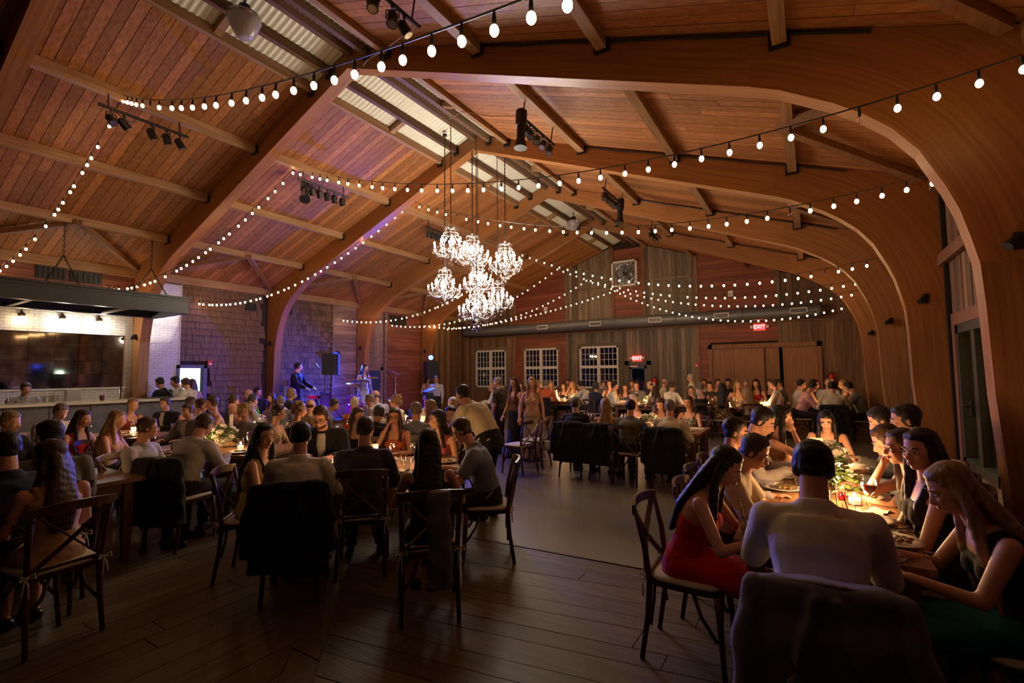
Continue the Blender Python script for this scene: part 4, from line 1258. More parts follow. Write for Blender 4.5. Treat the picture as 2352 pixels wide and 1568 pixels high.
# ---------------------------------------------------------------- string lights
STR = [
((-2.5, 2.76), (-7.3, 2.5), [1.519, -3.553, 5.752], [0.0, 0.085, 0.159, 0.202, 0.23, 0.263, 0.323, 0.351, 0.405, 0.441, 0.471, 0.542, 0.634, 0.715, 0.771, 0.839, 0.906, 0.976], [], 'first string of warm bulbs from the camera, running down to the bar-side wall'),
((-2.5, 2.76), (7.05, 1.3), [1.421, -4.432, 5.735], [-0.0, 0.029, 0.057, 0.086, 0.122, 0.164, 0.208, 0.263, 0.3, 0.339, 0.377, 0.41, 0.45, 0.483, 0.516, 0.541, 0.571, 0.601, 0.628, 0.652, 0.68, 0.7, 0.724, 0.746, 0.767, 0.788, 0.806, 0.838, 0.869, 0.901, 0.932, 0.964], [5], 'first string of warm bulbs from the camera, running down toward the right wall'),
((-2.5, 5.58), (-7.25, 4.15), [0.812, 1.126, -4.073, 5.753], [0.021, 0.067, 0.104, 0.137, 0.181, 0.212, 0.246, 0.28, 0.325, 0.353, 0.379, 0.421, 0.445, 0.481, 0.511, 0.543, 0.572, 0.596, 0.657, 0.714, 0.74, 0.772, 0.814, 0.844, 0.869, 0.92, 0.948, 0.979, 1.003], [], 'second string of warm bulbs from the camera, running down to the bar-side wall'),
((-2.5, 5.58), (7.1, 4.06), [0.821, 0.951, -3.887, 5.641], [0.013, 0.063, 0.094, 0.121, 0.163, 0.194, 0.231, 0.27, 0.3, 0.333, 0.365, 0.399, 0.434, 0.466, 0.496, 0.525, 0.556, 0.584, 0.614, 0.644, 0.669, 0.696, 0.724, 0.749, 0.775, 0.8, 0.824, 0.848, 0.871, 0.893, 0.916, 0.938, 0.959, 0.98, 1.0], [30], 'second string of warm bulbs from the camera, running down to the right wall'),
((-2.5, 8.7), (-7.25, 6.05), [1.123, 1.03, -4.577, 5.947], [0.038, 0.071, 0.11, 0.148, 0.181, 0.219, 0.254, 0.289, 0.321, 0.352, 0.387, 0.417, 0.444, 0.478, 0.505, 0.538, 0.569, 0.589, 0.618, 0.649, 0.669, 0.703, 0.721, 0.748, 0.775, 0.798, 0.821, 0.846, 0.865, 0.888, 0.911, 0.932, 0.946, 0.976, 0.995], [], 'third string of warm bulbs from the camera, running down to the bar-side wall'),
((-2.5, 8.7), (7.0, 6.0), [0.957, 0.919, -4.353, 5.968], [0.0, 0.045, 0.087, 0.125, 0.161, 0.203, 0.239, 0.28, 0.313, 0.351, 0.384, 0.42, 0.45, 0.486, 0.518, 0.549, 0.579, 0.609, 0.638, 0.667, 0.695, 0.721, 0.748, 0.774, 0.798, 0.823, 0.847, 0.872, 0.893, 0.916, 0.937, 0.959, 0.979, 0.999], [5, 27], 'third string of warm bulbs from the camera, running down to the right wall'),
((-2.2, 13.4), (-7.2, 10.4), [3.153, -5.327, 5.654], [0.014, 0.041, 0.069, 0.096, 0.124, 0.151, 0.179, 0.206, 0.234, 0.261, 0.288, 0.316, 0.343, 0.371, 0.398, 0.426, 0.453, 0.467, 0.499, 0.529, 0.568, 0.595, 0.63, 0.657, 0.692, 0.719, 0.746, 0.778, 0.803, 0.835, 0.86, 0.887, 0.912, 0.939, 0.967, 0.989, 1.014], [], 'fourth string of warm bulbs from the camera, running down to the bar-side wall'),
((-2.2, 13.4), (6.95, 9.7), [0.984, 1.159, -4.352, 5.643], [0.028, 0.068, 0.101, 0.14, 0.175, 0.21, 0.246, 0.281, 0.312, 0.346, 0.38, 0.412, 0.442, 0.473, 0.503, 0.534, 0.561, 0.59, 0.618, 0.646, 0.673, 0.699, 0.726, 0.75, 0.776, 0.801, 0.825, 0.849, 0.872, 0.894, 0.917, 0.938, 0.959, 0.98, 1.001], [30], 'fourth string of warm bulbs from the camera, running down to the right wall'),
((-1.85, 15.6), (-7.2, 12.6), [2.82, -4.807, 5.465], [0.031, 0.068, 0.102, 0.136, 0.175, 0.206, 0.237, 0.269, 0.3, 0.332, 0.363, 0.395, 0.426, 0.458, 0.489, 0.521, 0.552, 0.584, 0.615, 0.644, 0.675, 0.707, 0.739, 0.768, 0.799, 0.826, 0.857, 0.884, 0.913, 0.94, 0.966, 0.993, 1.019], [], 'fifth string of warm bulbs from the camera, running down to the bar-side wall'),
((-1.85, 15.6), (6.9, 12.4), [0.375, 1.945, -4.263, 5.471], [0.003, 0.037, 0.074, 0.106, 0.144, 0.178, 0.213, 0.245, 0.278, 0.31, 0.345, 0.377, 0.409, 0.441, 0.471, 0.502, 0.563, 0.592, 0.622, 0.65, 0.678, 0.706, 0.734, 0.76, 0.788, 0.814, 0.839, 0.865, 0.89, 0.915, 0.939, 0.963, 0.987], [], 'fifth string of warm bulbs from the camera, running down to the right wall'),
((-1.0, 16.0), (-7.2, 14.2), [2.574, -3.891, 4.924], [0.01, 0.04, 0.07, 0.105, 0.135, 0.17, 0.201, 0.232, 0.268, 0.296, 0.33, 0.361, 0.393, 0.422, 0.456, 0.486, 0.518, 0.551, 0.583, 0.622, 0.654, 0.686, 0.718, 0.75, 0.782, 0.814, 0.846, 0.878, 0.91, 0.942, 0.974], [], 'sixth string of warm bulbs from the camera, running down to the bar-side wall'),
((-1.0, 16.0), (6.9, 13.6), [0.362, 1.753, -3.731, 5.071], [0.02, 0.054, 0.084, 0.119, 0.152, 0.182, 0.214, 0.245, 0.278, 0.309, 0.34, 0.37, 0.401, 0.431, 0.463, 0.491, 0.519, 0.55, 0.58, 0.609, 0.637, 0.666, 0.693, 0.722, 0.748, 0.776, 0.804, 0.831, 0.856, 0.883, 0.909, 0.935, 0.96, 0.985], [], 'sixth string of warm bulbs from the camera, running down to the right wall'),
((-0.2, 16.6), (-7.1, 15.6), [0.89, -1.927, 4.583], [0.001, 0.033, 0.063, 0.092, 0.12, 0.151, 0.182, 0.212, 0.241, 0.271, 0.301, 0.329, 0.359, 0.387, 0.416, 0.447, 0.479, 0.505, 0.535, 0.564, 0.597, 0.627, 0.657, 0.687, 0.717, 0.747, 0.777, 0.807, 0.837, 0.867, 0.897, 0.927, 0.957, 0.987], [], 'seventh string of warm bulbs from the camera, running down to the bar-side wall'),
((-0.2, 16.6), (6.7, 14.6), [0.185, 2.516, -4.175, 4.734], [0.029, 0.06, 0.09, 0.122, 0.154, 0.185, 0.215, 0.248, 0.279, 0.31, 0.342, 0.374, 0.405, 0.435, 0.466, 0.497, 0.527, 0.559, 0.59, 0.618, 0.649, 0.68, 0.709, 0.738, 0.767, 0.795, 0.824, 0.852, 0.881, 0.908, 0.935, 0.962, 0.989], [], 'seventh string of warm bulbs from the camera, running down to the right wall'),
]
bulbm = MB().ell((0, 0, 0), (.021, .021, .027), 9, 7).mesh('bulb', M['bulb'], True)
deadm = MB().ell((0, 0, 0), (.023, .023, .03), 9, 7).mesh('dead_bulb', M['bulboff'], True)
sockm = MB().lathe([(.001, .09), (.006, .085), (.010, .06), (.011, .03), (.009, .02)], n=7).mesh('socket', M['black'], True)
for (A, Bp, c, T, dead, lab) in STR:
    te = .86 if Bp[1] < 2 and Bp[0] > 0 else 1.0      # first string cut short beyond the view, to darken the near right arch
    T = [t for t in T if t <= te]
    r = thing('string_lights', lab, 'string lights', (A[0], A[1], 0), 0, 'festoon light strings')
    dx, dy = Bp[0] - A[0], Bp[1] - A[1]
    zt = lambda t: sum(k * t ** (len(c) - 1 - i) for i, k in enumerate(c))
    P = lambda t: (dx * t, dy * t, zt(t))
    m = MB(); m.tube([(dx * t, dy * t, zt(t) + .092) for t in [te * k / 40 for k in range(41)]], .006, 5); m.obj('cable', M['black'], r)
    for i, t in enumerate(T):
        b_ = link('bulb', deadm if i in dead else bulbm, None, r, P(t))
        link('socket', sockm, None, b_)

# ---------------------------------------------------------------- chandeliers
def chandelier_parts(r):
    rnd = random.Random(4)
    MB().lathe([(.001, .5), (.02, .5), (.045, .47), (.012, .45), (.02, .36), (.012, .30), (.03, .2), (.05, .12), (.022, .06), (.05, -.02), (.06, -.1), (.02, -.2), (.001, -.24)], n=12).obj('stem', M['crystal'], r, True)
    m = MB()
    for k in range(8):
        a = 2 * PI * k / 8; ca, sa = math.cos(a), math.sin(a)
        m.tube([(q * ca, q * sa, z_) for q, z_ in ((.02, .40), (.10, .44), (.145, .40), (.12, .345), (.15, .31))], .006, 5, False)
        m.tube([(q * ca, q * sa, z_) for q, z_ in ((.12, .345), (.09, .25), (.16, .16), (.2, .1))], .005, 5, False)
    m.obj('crown', M['silver'], r, True)
    MB().tube([(.15 * math.cos(t), .15 * math.sin(t), .31) for t in [2 * PI * i / 20 for i in range(21)]], .006, 5, False).obj('crown_ring', M['silver'], r, True)
    for tier, (R_, z0, n, ph) in enumerate(((.33, -.02, 9, 0), (.2, .10, 6, .3))):
        for k in range(n):
            a = 2 * PI * k / n + ph; ca, sa = math.cos(a), math.sin(a)
            arm = MB().tube([(q * R_ * ca, q * R_ * sa, z0 + h_) for q, h_ in ((.08, -.03), (.35, -.11), (.7, -.10), (.95, -.03), (1.0, .03))], .0075, 6).obj('arm', M['silver'], r, True)
            MB().lathe([(.001, .0), (.012, .0), (.036, .018), (.034, .022), (.012, .01), (.012, .05), (.001, .05)], (R_ * ca, R_ * sa, z0 + .03), 10).obj('drip_cup', M['crystal'], arm, True)
            MB().ell((R_ * ca, R_ * sa, z0 + .105), (.016, .016, .036), 8, 7).obj('candle_lamp', M['lampw'], arm, True)
    m = MB()
    def drop(p, s, l):
        x_, y_, z_ = p
        m.add([(x_, y_, z_ + s), (x_ + s * .6, y_, z_), (x_, y_ + s * .6, z_), (x_ - s * .6, y_, z_), (x_, y_ - s * .6, z_), (x_, y_, z_ - l)], [(0, 1, 2), (0, 2, 3), (0, 3, 4), (0, 4, 1), (5, 2, 1), (5, 3, 2), (5, 4, 3), (5, 1, 4)])
    for R_, z0, n, l in ((.345, -.03, 46, .032), (.335, -.085, 46, .03), (.29, -.12, 40, .03), (.2, -.02, 28, .026), (.21, .06, 28, .028), (.15, .28, 20, .022), (.2, -.17, 30, .03), (.12, -.22, 18, .03), (.27, .0, 34, .026), (.05, -.27, 10, .04), (.11, .2, 16, .022), (.08, -.30, 8, .03)):
        for k in range(n):
            a = 2 * PI * (k + rnd.random() * .5) / n; q = R_ * rnd.uniform(.9, 1.06)
            drop((q * math.cos(a), q * math.sin(a), z0 + rnd.uniform(-.03, .02)), .011, l)
    for k in range(12):
        a = 2 * PI * k / 12
        for j in range(12):
            t = j / 11; q = .15 + .17 * t - .05 * math.sin(PI * t); drop((q * math.cos(a), q * math.sin(a), .28 - .27 * t - .06 * math.sin(PI * t)), .009, .012)
    drop((0, 0, -.34), .02, .06)
    m.obj('crystals', M['crystal'], r, kind='stuff')
CHS = [((.04, 7.2, 4.11), 1.0, 'topmost at left'), ((-.03, 8.0, 4.14), 1.02, 'upper middle of the cluster'), ((.41, 8.6, 4.03), 1.06, 'upper right of the cluster'), ((-.28, 7.4, 3.36), .98, 'lower left of the cluster'),
       ((.41, 8.3, 3.17), .95, 'lower right, partly behind the lowest'), ((.37, 7.6, 2.90), 1.04, 'lowest of the cluster'), ((-.10, 8.3, 3.62), .95, 'in the very middle of the cluster')]
c0 = thing('crystal_chandelier', 'x', 'chandelier', CHS[0][0], 0, 'crystal chandelier cluster')
chandelier_parts(c0)
for i, (p, s, w_) in enumerate(CHS):
    r = c0 if i == 0 else dup(c0, p, .35 * i)
    r['label'] = 'brightly lit crystal chandelier, ' + w_
    r.scale = (s, s, s)
for i, (p, s, w_) in enumerate(CHS):
    r = [o for o in COL.objects if o.name.startswith('crystal_chandelier')][i]
    m = MB(); top = (roof(p[0]) - .04 - p[2]) / s
    m.tube([(0, 0, .5), (0, 0, top)], .008, 6)
    k = .5
    while k < top: m.ell((0, 0, k), (.014, .006, .03), 6, 5); k += .075
    m.obj('hanging_chain', M['black'], r)
    MB().lathe([(.001, top), (.05, top), (.045, top - .03), (.001, top - .045)], n=10).obj('ceiling_rose', M['black'], r, True)

# ---------------------------------------------------------------- stage-light bars under the purlins
def par(parent, x, y, z, az, tilt, L=.16, r=.055):
    d = Vector((math.cos(az) * math.cos(tilt), math.sin(az) * math.cos(tilt), -math.sin(tilt)))
    c = Vector((x, y, z - .16))
    o = MB().tube([c - d * L * .5, c - d * L * .3, c + d * L * .4, c + d * L * .5], [r * .6, r, r, r * 1.08], 12).obj('spotlight', M['black'], parent)
    m = MB(); m.tube([c + d * L * .505, c + d * L * .515], r * .85, 12); m.obj('lens', M['chrome'], o)
    m = MB(); m.tube([(x, y, z), (x, y, z - .05)], .018, 6); s = d.cross(Vector((0, 0, 1))).normalized() * r * 1.2
    m.tube([c + s, c + s * 1.0 + Vector((0, 0, .09)), c - s + Vector((0, 0, .09)), c - s], .008, 5); m.obj('yoke', M['iron'], o)
def lightbar(x, y0, y1, z, label, spots, prof=None):
    r = thing('light_bar', label, 'stage lights', (0, 0, 0), 0, 'stage light bars')
    MB().tube([(x, y0, z), (x, y1, z)], .022, 8).obj('pipe', M['iron'], r)
    for yy in (y0 + .12, y1 - .12): MB().tube([(x, yy, z), (x * 1.02, yy, roof(x) - .12)], .01, 5).obj('clamp', M['iron'], r)
    for (yy, az, ti) in spots: par(r, x, yy, z, az, ti)
    if prof:
        yy, az, ti = prof; d = Vector((math.cos(az) * math.cos(ti), math.sin(az) * math.cos(ti), -math.sin(ti))); c = Vector((x, yy, z - .2))
        o = MB().tube([c - d * .30, c - d * .28, c - d * .05, c - d * .04, c + d * .16, c + d * .17, c + d * .30], [.06, .085, .085, .062, .062, .07, .10], 12).obj('profile_spotlight', M['black'], r)
        MB().tube([(x, yy, z), c], .02, 6).obj('yoke', M['iron'], o)
    m = MB(); m.tube([(x, y0 + .2, z - .03), (x + .02, y0 + .35, z - .12), (x, y0 + .5, z - .03)], .006, 5); m.obj('loop_cable', M['black'], r)
lightbar(-2.42, 2.45, 3.6, 5.52, 'bar of stage spotlights under the left slope, nearest camera', [(2.6, .3, .9), (2.75, 1.5, .8), (3.1, 1.6, 1.1), (3.3, 1.8, 1.2), (3.48, 1.2, 1.0)])
lightbar(-2.42, 5.55, 6.75, 5.52, 'bar of stage spotlights under the left slope, over the stage front', [(5.85, 2.4, 1.1), (6.02, 2.2, 1.1), (6.2, 2, 1.2), (6.38, 2, 1.2), (6.58, 1.8, 1.2)], (5.7, -.6, .9))
lightbar(-2.42, 9.2, 10.3, 5.5, 'bar of stage spotlights behind the chandeliers, left slope', [(9.3 + .17 * i, 2.4, .9) for i in range(6)])
lightbar(2.42, 5.85, 7.0, 5.5, 'bar of stage spotlights under the right slope, right of the chandelier rods', [(6.05, -1.4, 1.2), (6.2, -1.0, 1.1), (6.4, -1.2, 1.0), (6.6, -1.5, 1.0), (6.82, -1.3, 1.2)], (5.92, -1.6, 1.5))
lightbar(2.42, 9.2, 10.45, 5.5, 'bar of stage spotlights under the right slope, second along', [(9.3, -1.4, 1.2), (9.5, -1.0, 1.1), (9.7, -1.2, 1.0), (9.9, -1.5, 1.0)], (10.25, -1.6, 1.4))
lightbar(2.42, 2.7, 3.75, 5.5, 'bar of stage spotlights at the top edge of the photo', [(2.85, -1.4, 1.2), (3.1, -1.2, 1.3), (3.35, -1.0, 1.3), (3.52, .8, 1.0)])
lightbar(2.42, 12.6, 13.7, 5.5, 'bar of stage spotlights farthest off under the right slope', [(12.7, -1.4, 1.2), (12.95, -1.0, 1.1), (13.2, -1.2, 1.0)])
for p, lab in (((-.2, 3.25, 6.3), 'glass dome pendant lamp, unlit, near the top left of the ridge'), ((-.2, 13.5, 6.3), 'glass dome pendant lamp, unlit, far down the ridge')):
    r = thing('dome_pendant', lab, 'lamp', p, 0, 'dome pendants')
    MB().lathe([(.001, -.19), (.10, -.18), (.17, -.04), (.205, .06), (.2, .1), (.001, .14)], n=24).obj('glass_dome', mat('frosted_dome', (.55, .48, .48), .25, trans=.35), r, True)
    MB().lathe([(.206, .055), (.21, .06), (.206, .07)], n=24).obj('rim', M['chrome'], r)
    m = MB(); m.lathe([(.001, .13), (.09, .13), (.07, .24), (.001, .25)], n=14); m.tube([(0, 0, .24), (0, 0, .38)], .015, 6); m.obj('ballast', M['iron'], r)

# ---------------------------------------------------------------- bar
r = thing('hanging_canopy', 'long black canopy frame hung on chains above the bar', 'canopy')
def prof_bar(a, b_, lab):
    m = MB(); a, b_ = Vector(a), Vector(b_)
    for dz, w, h in ((.165, .16, .03), (.12, .1, .05), (.0, .06, .2), (-.12, .09, .04), (-.15, .13, .025)): m.bar(a + Vector((0, 0, dz)), b_ + Vector((0, 0, dz)), w, h)
    m.obj(lab, M['iron2'], r)
M['iron2'] = mat('canopy_paint', (.05, .052, .05), .42, .2)
HZ = 3.17
prof_bar((-5.3, -1.2, HZ), (-5.3, 4.95, HZ), 'front_fascia'); prof_bar((-5.3, 4.88, HZ), (-6.75, 4.88, HZ), 'end_fascia'); prof_bar((-6.75, -1.2, HZ), (-6.75, 4.95, HZ), 'rear_fascia')
MB().box((-6.02, 1.9, HZ + .19), (1.4, 6.1, .02)).obj('deck', M['black'], r)
for yy in (-.4, 1.1, 2.55, 3.95): MB().box((-6.02, yy, HZ - .14), (1.4, .08, .03)).obj('cross_strip', M['brown2'] if 'brown2' in M else M['pur'], r)
def chain(a, b_, par_):
    a, b_ = Vector(a), Vector(b_); n = int((b_ - a).length / .05); m = MB(); d = (b_ - a).normalized(); s = d.cross(Vector((0.3, 1, 0))).normalized(); t = d.cross(s)
    for i in range(n):
        c = a + (b_ - a) * (i + .5) / n; e = s if i % 2 else t
        m.tube([c + d * .034 * math.cos(q) + e * .016 * math.sin(q) for q in [2 * PI * k / 8 for k in range(9)]], .0055, 5, False)
    m.obj('chain', M['iron'], par_)
for cx_, cy_, cz in ((-5.8, 3.05, 4.66), (-5.8, 4.45, 4.66), (-5.8, .9, 4.66)):
    k = (cx_, cy_, 3.95); chain((cx_, cy_, cz), k, r)
    for e in (-5.35, -6.6): chain(k, (e, cy_ + .12 * (1 if e > -6 else -1), HZ + .19), r)
r = thing('bar_counter', 'long bar counter with white top and blue-grey front under the canopy', 'counter')
bf = mat('bar_front', (.19, .185, .2), .6, noise_sc=8, col2=(.12, .12, .14))
MB().box((-5.95, 1.75, 1.205), (.75, 7.0, .04)).obj('counter_top', M['china'], r)
yy = -1.7
while yy < 5.1: MB().box((-5.72, yy + .29, .59), (.05, .57, 1.17)).obj('front_panel', bf, r); yy += .58
MB().box((-5.95, 5.17, .59), (.5, .04, 1.17)).obj('end_panel', bf, r)
MB().box((-6.0, 1.75, .6), (.4, 6.8, 1.1)).obj('carcass', M['black'], r)
r = thing('back_bar', 'white back counter along the tiled wall below the mirror', 'counter')
MB().box((-7.10, 1.8, 1.10), (.5, 5.6, .04)).obj('counter_top', M['china'], r)
MB().box((-7.10, 1.8, .54), (.46, 5.5, 1.08)).obj('carcass', M['black'], r)
# mirror of square antique panels
mm = mat('antique_mirror', (.36, .33, .29), .05, 1.0, noise_sc=5, col2=(.20, .18, .16))
r = thing('panel_mirror', 'wide antiqued mirror of square panels behind the bar', 'mirror')
for i in range(14):
    for j in range(4):
        a = -.98 + i * .398; z_ = 1.47 + j * .285
        R = rotm('Z', random.uniform(-.006, .006)) @ rotm('Y', random.uniform(-.006, .006))
        MB().box((-7.40, a + .198, z_ + .141), (.012, .392, .28), R).obj('mirror_panel', mm, r)
MB().box((-7.405, 4.61, 2.04), (.05, .06, 1.2)).obj('mirror_frame', M['door'], r)
MB().box((-7.35, 1.8, 1.44), (.1, 5.65, .03)).obj('mirror_ledge', M['white'], r)
for i, yy in enumerate((2.86, 3.47, 4.08)):
    r = thing('globe_sconce', 'glowing sconce on the white tile above the mirror', 'lamp', (-7.36, yy, 2.88))
    m = MB(); m.tube([(0, 0, .12), (.06, 0, .14), (.12, 0, .08), (.12, 0, .05)], .012, 7); m.lathe([(.001, .0), (.04, .0), (.05, .12), (.001, .13)], (0, 0, .05), 12, rotm('Y', PI / 2) ); m.obj('bracket', M['iron'], r, True)
    MB().lathe([(.001, .07), (.03, .065), (.05, .03), (.052, .01)], (.12, 0, 0), 14).obj('cap', M['brass'], r, True)
    MB().ell((.13, 0, -.05), (.075, .075, .085), 14, 10).obj('globe', emis('sconce_glow', (1, .72, .42) if i == 0 else (1, .9, .74), 22 if i == 0 else 60), r, True)
    lamp('sconce_light', 'POINT', (-7.10, yy, 2.80), 1.0 if i == 0 else 2.6, (1, .75, .48) if i == 0 else (1, .88, .7), .06)
    defer(r, 'glowing sconce on the white tile', 'above the bar mirror', 'bar sconces')
def bottle(x, y, z, col, label, h=.28):
    o = MB().lathe([(.001, 0), (.034, 0), (.036, .01), (.036, h * .55), (.014, h * .72), (.013, h), (.001, h)], n=12).obj('bottle', mat('bottle_glass', col, .1, emit=None), None, True, loc=(x, y, z))
    props(o, label, 'bottle'); MB().lathe([(.0145, h * .9), (.0145, h), (.001, h + .003)], n=10).obj('cap', M['chrome'], o); return o
def beertap():
    r = thing('beer_tap', 'chrome beer tap standing on the bar top below the mirror edge', 'tap', (-6.1, 4.12, 1.225))
    m = MB(); m.lathe([(.001, 0), (.05, 0), (.05, .015), (.03, .02), (.03, .2), (.001, .21)], n=14); m.obj('column', M['chrome'], r, True)
    m = MB(); m.tube([(.03, 0, .17), (.09, 0, .17), (.1, 0, .12)], .011, 7); m.obj('spout', M['chrome'], r, True); m = MB(); m.tube([(.0, 0, .2), (0, .0, .32)], .014, 7); m.obj('tap_handle', M['black'], r)
beertap()
o = MB().lathe([(.001, 0), (.035, 0), (.04, .1), (.037, .1), (.032, .01), (.001, .01)], n=14).obj('cup', mat('dark_cup', (.12, .04, .03), .4), None, True, loc=(-6.05, 3.8, 1.226)); props(o, 'small dark cup on the bar top left of the beer tap', 'cup')
for i in range(12):
    o = link('tumbler', tw('tumbler')[0][1]); o.location = (-5.98 + .09 * (i % 2), 2.5 + .14 * (i // 2), 1.226); props(o, 'tumbler', 'glass'); defer(o, 'clear glass tumbler', 'on the bar top', 'glasses on the bar')
for yy in (3.2, 3.33): bottle(-6.95, yy, 1.12, (.5, .5, .45), 'pale bottle on the back counter, %s of a pair' % ('nearer' if yy < 3.3 else 'farther'))
o = MB().box((-6.05, 4.75, 1.235), (.4, .5, .018)).obj('serving_tray', M['black']); props(o, 'black serving tray on the end of the bar', 'tray')
m = MB(); m.box((0, 0, .25), (.3, .36, .5)); m.box((0, 0, .51), (.32, .38, .03)); o = m.obj('drinks_cooler', mat('pale_plastic', (.55, .52, .5), .4), None, loc=(-6.95, 3.6, 1.121)); o.scale = (.6, .6, .6); props(o, 'pale plastic tub on the back counter below the mirror', 'tub')
# ---------------------------------------------------------------- tables
TABS = {
 'R': (5.947, 4.75, 90, 3.5, .88, 'right foreground table', 'long plank-topped farm table in the right foreground, crowded with dishes'),
 'C1': (2.06, 3.46, 45, 1.75, .96, 'near centre table', 'plank-topped farm table left of the bending waiter, backs of four diners toward camera'),
 'C2': (3.35, 8.14, 0, 2.2, .98, 'middle right table', 'farm table in mid hall with an empty right-hand corner and white napkin'),
 'C3': (.40, 5.55, 45, 1.4, .9, 'table behind the orange top', 'farm table the waiter bends over, behind the orange-topped diner'),
 'L1': (.12, 1.2, 92, 1.7, .95, 'front left table', 'dark farm table at the left edge of the photo'),
 'L2': (-.55, 3.25, 30, 1.9, .95, 'flower-bowl table', 'farm table with a leafy flower bowl, left of the yellow dress'),
 'L3': (-3.45, 3.25, 40, 1.3, .85, 'table in front of the bar', 'farm table set in front of the bar counter'),
 'L4': (-2.7, 4.95, 30, 1.1, .8, 'table by the lit doorway', 'small farm table facing the lit doorway'),
 'L5': (-.35, 5.1, 45, 1.2, .8, 'table behind the bearded diner', 'farm table hidden behind the bearded diner'),
 'L6': (-3.9, 6.05, 0, 1.5, .8, 'table by the shingle wall', 'farm table with green bottle by the shingle wall'),
 'S': (-.8, 6.9, 30, .9, .75, 'table before the drum kit', 'farm table nearest the drum kit'),
 'B1': (-1.1, 14.6, 0, 1.4, .85, 'far table below the second window', 'farm table with tall white candle below the second back window'),
 'B2': (.38, 14.88, 0, .9, .8, 'far table below the third window', 'small farm table with bright candles below the third back window'),
 'B3': (1.6, 13.85, 0, 1.3, .8, 'far table near the exit door', 'farm table with low green flowers near the fire exit'),
 'B4': (4.0, 14.08, 0, 2.7, .85, 'far right table', 'long farm table before the timber sliding doors'),
 'B5': (6.29, 14.95, 90, 1.9, .66, 'corner table', 'farm table in the far right corner below the extinguisher'),
}
for k, t in TABS.items(): table(*t[:5], t[6])
def onT(k, a, b_):
    cx, cy, th = TABS[k][:3]; q = math.radians(th)
    return cx + a * math.cos(q) - b_ * math.sin(q), cy + a * math.sin(q) + b_ * math.cos(q)

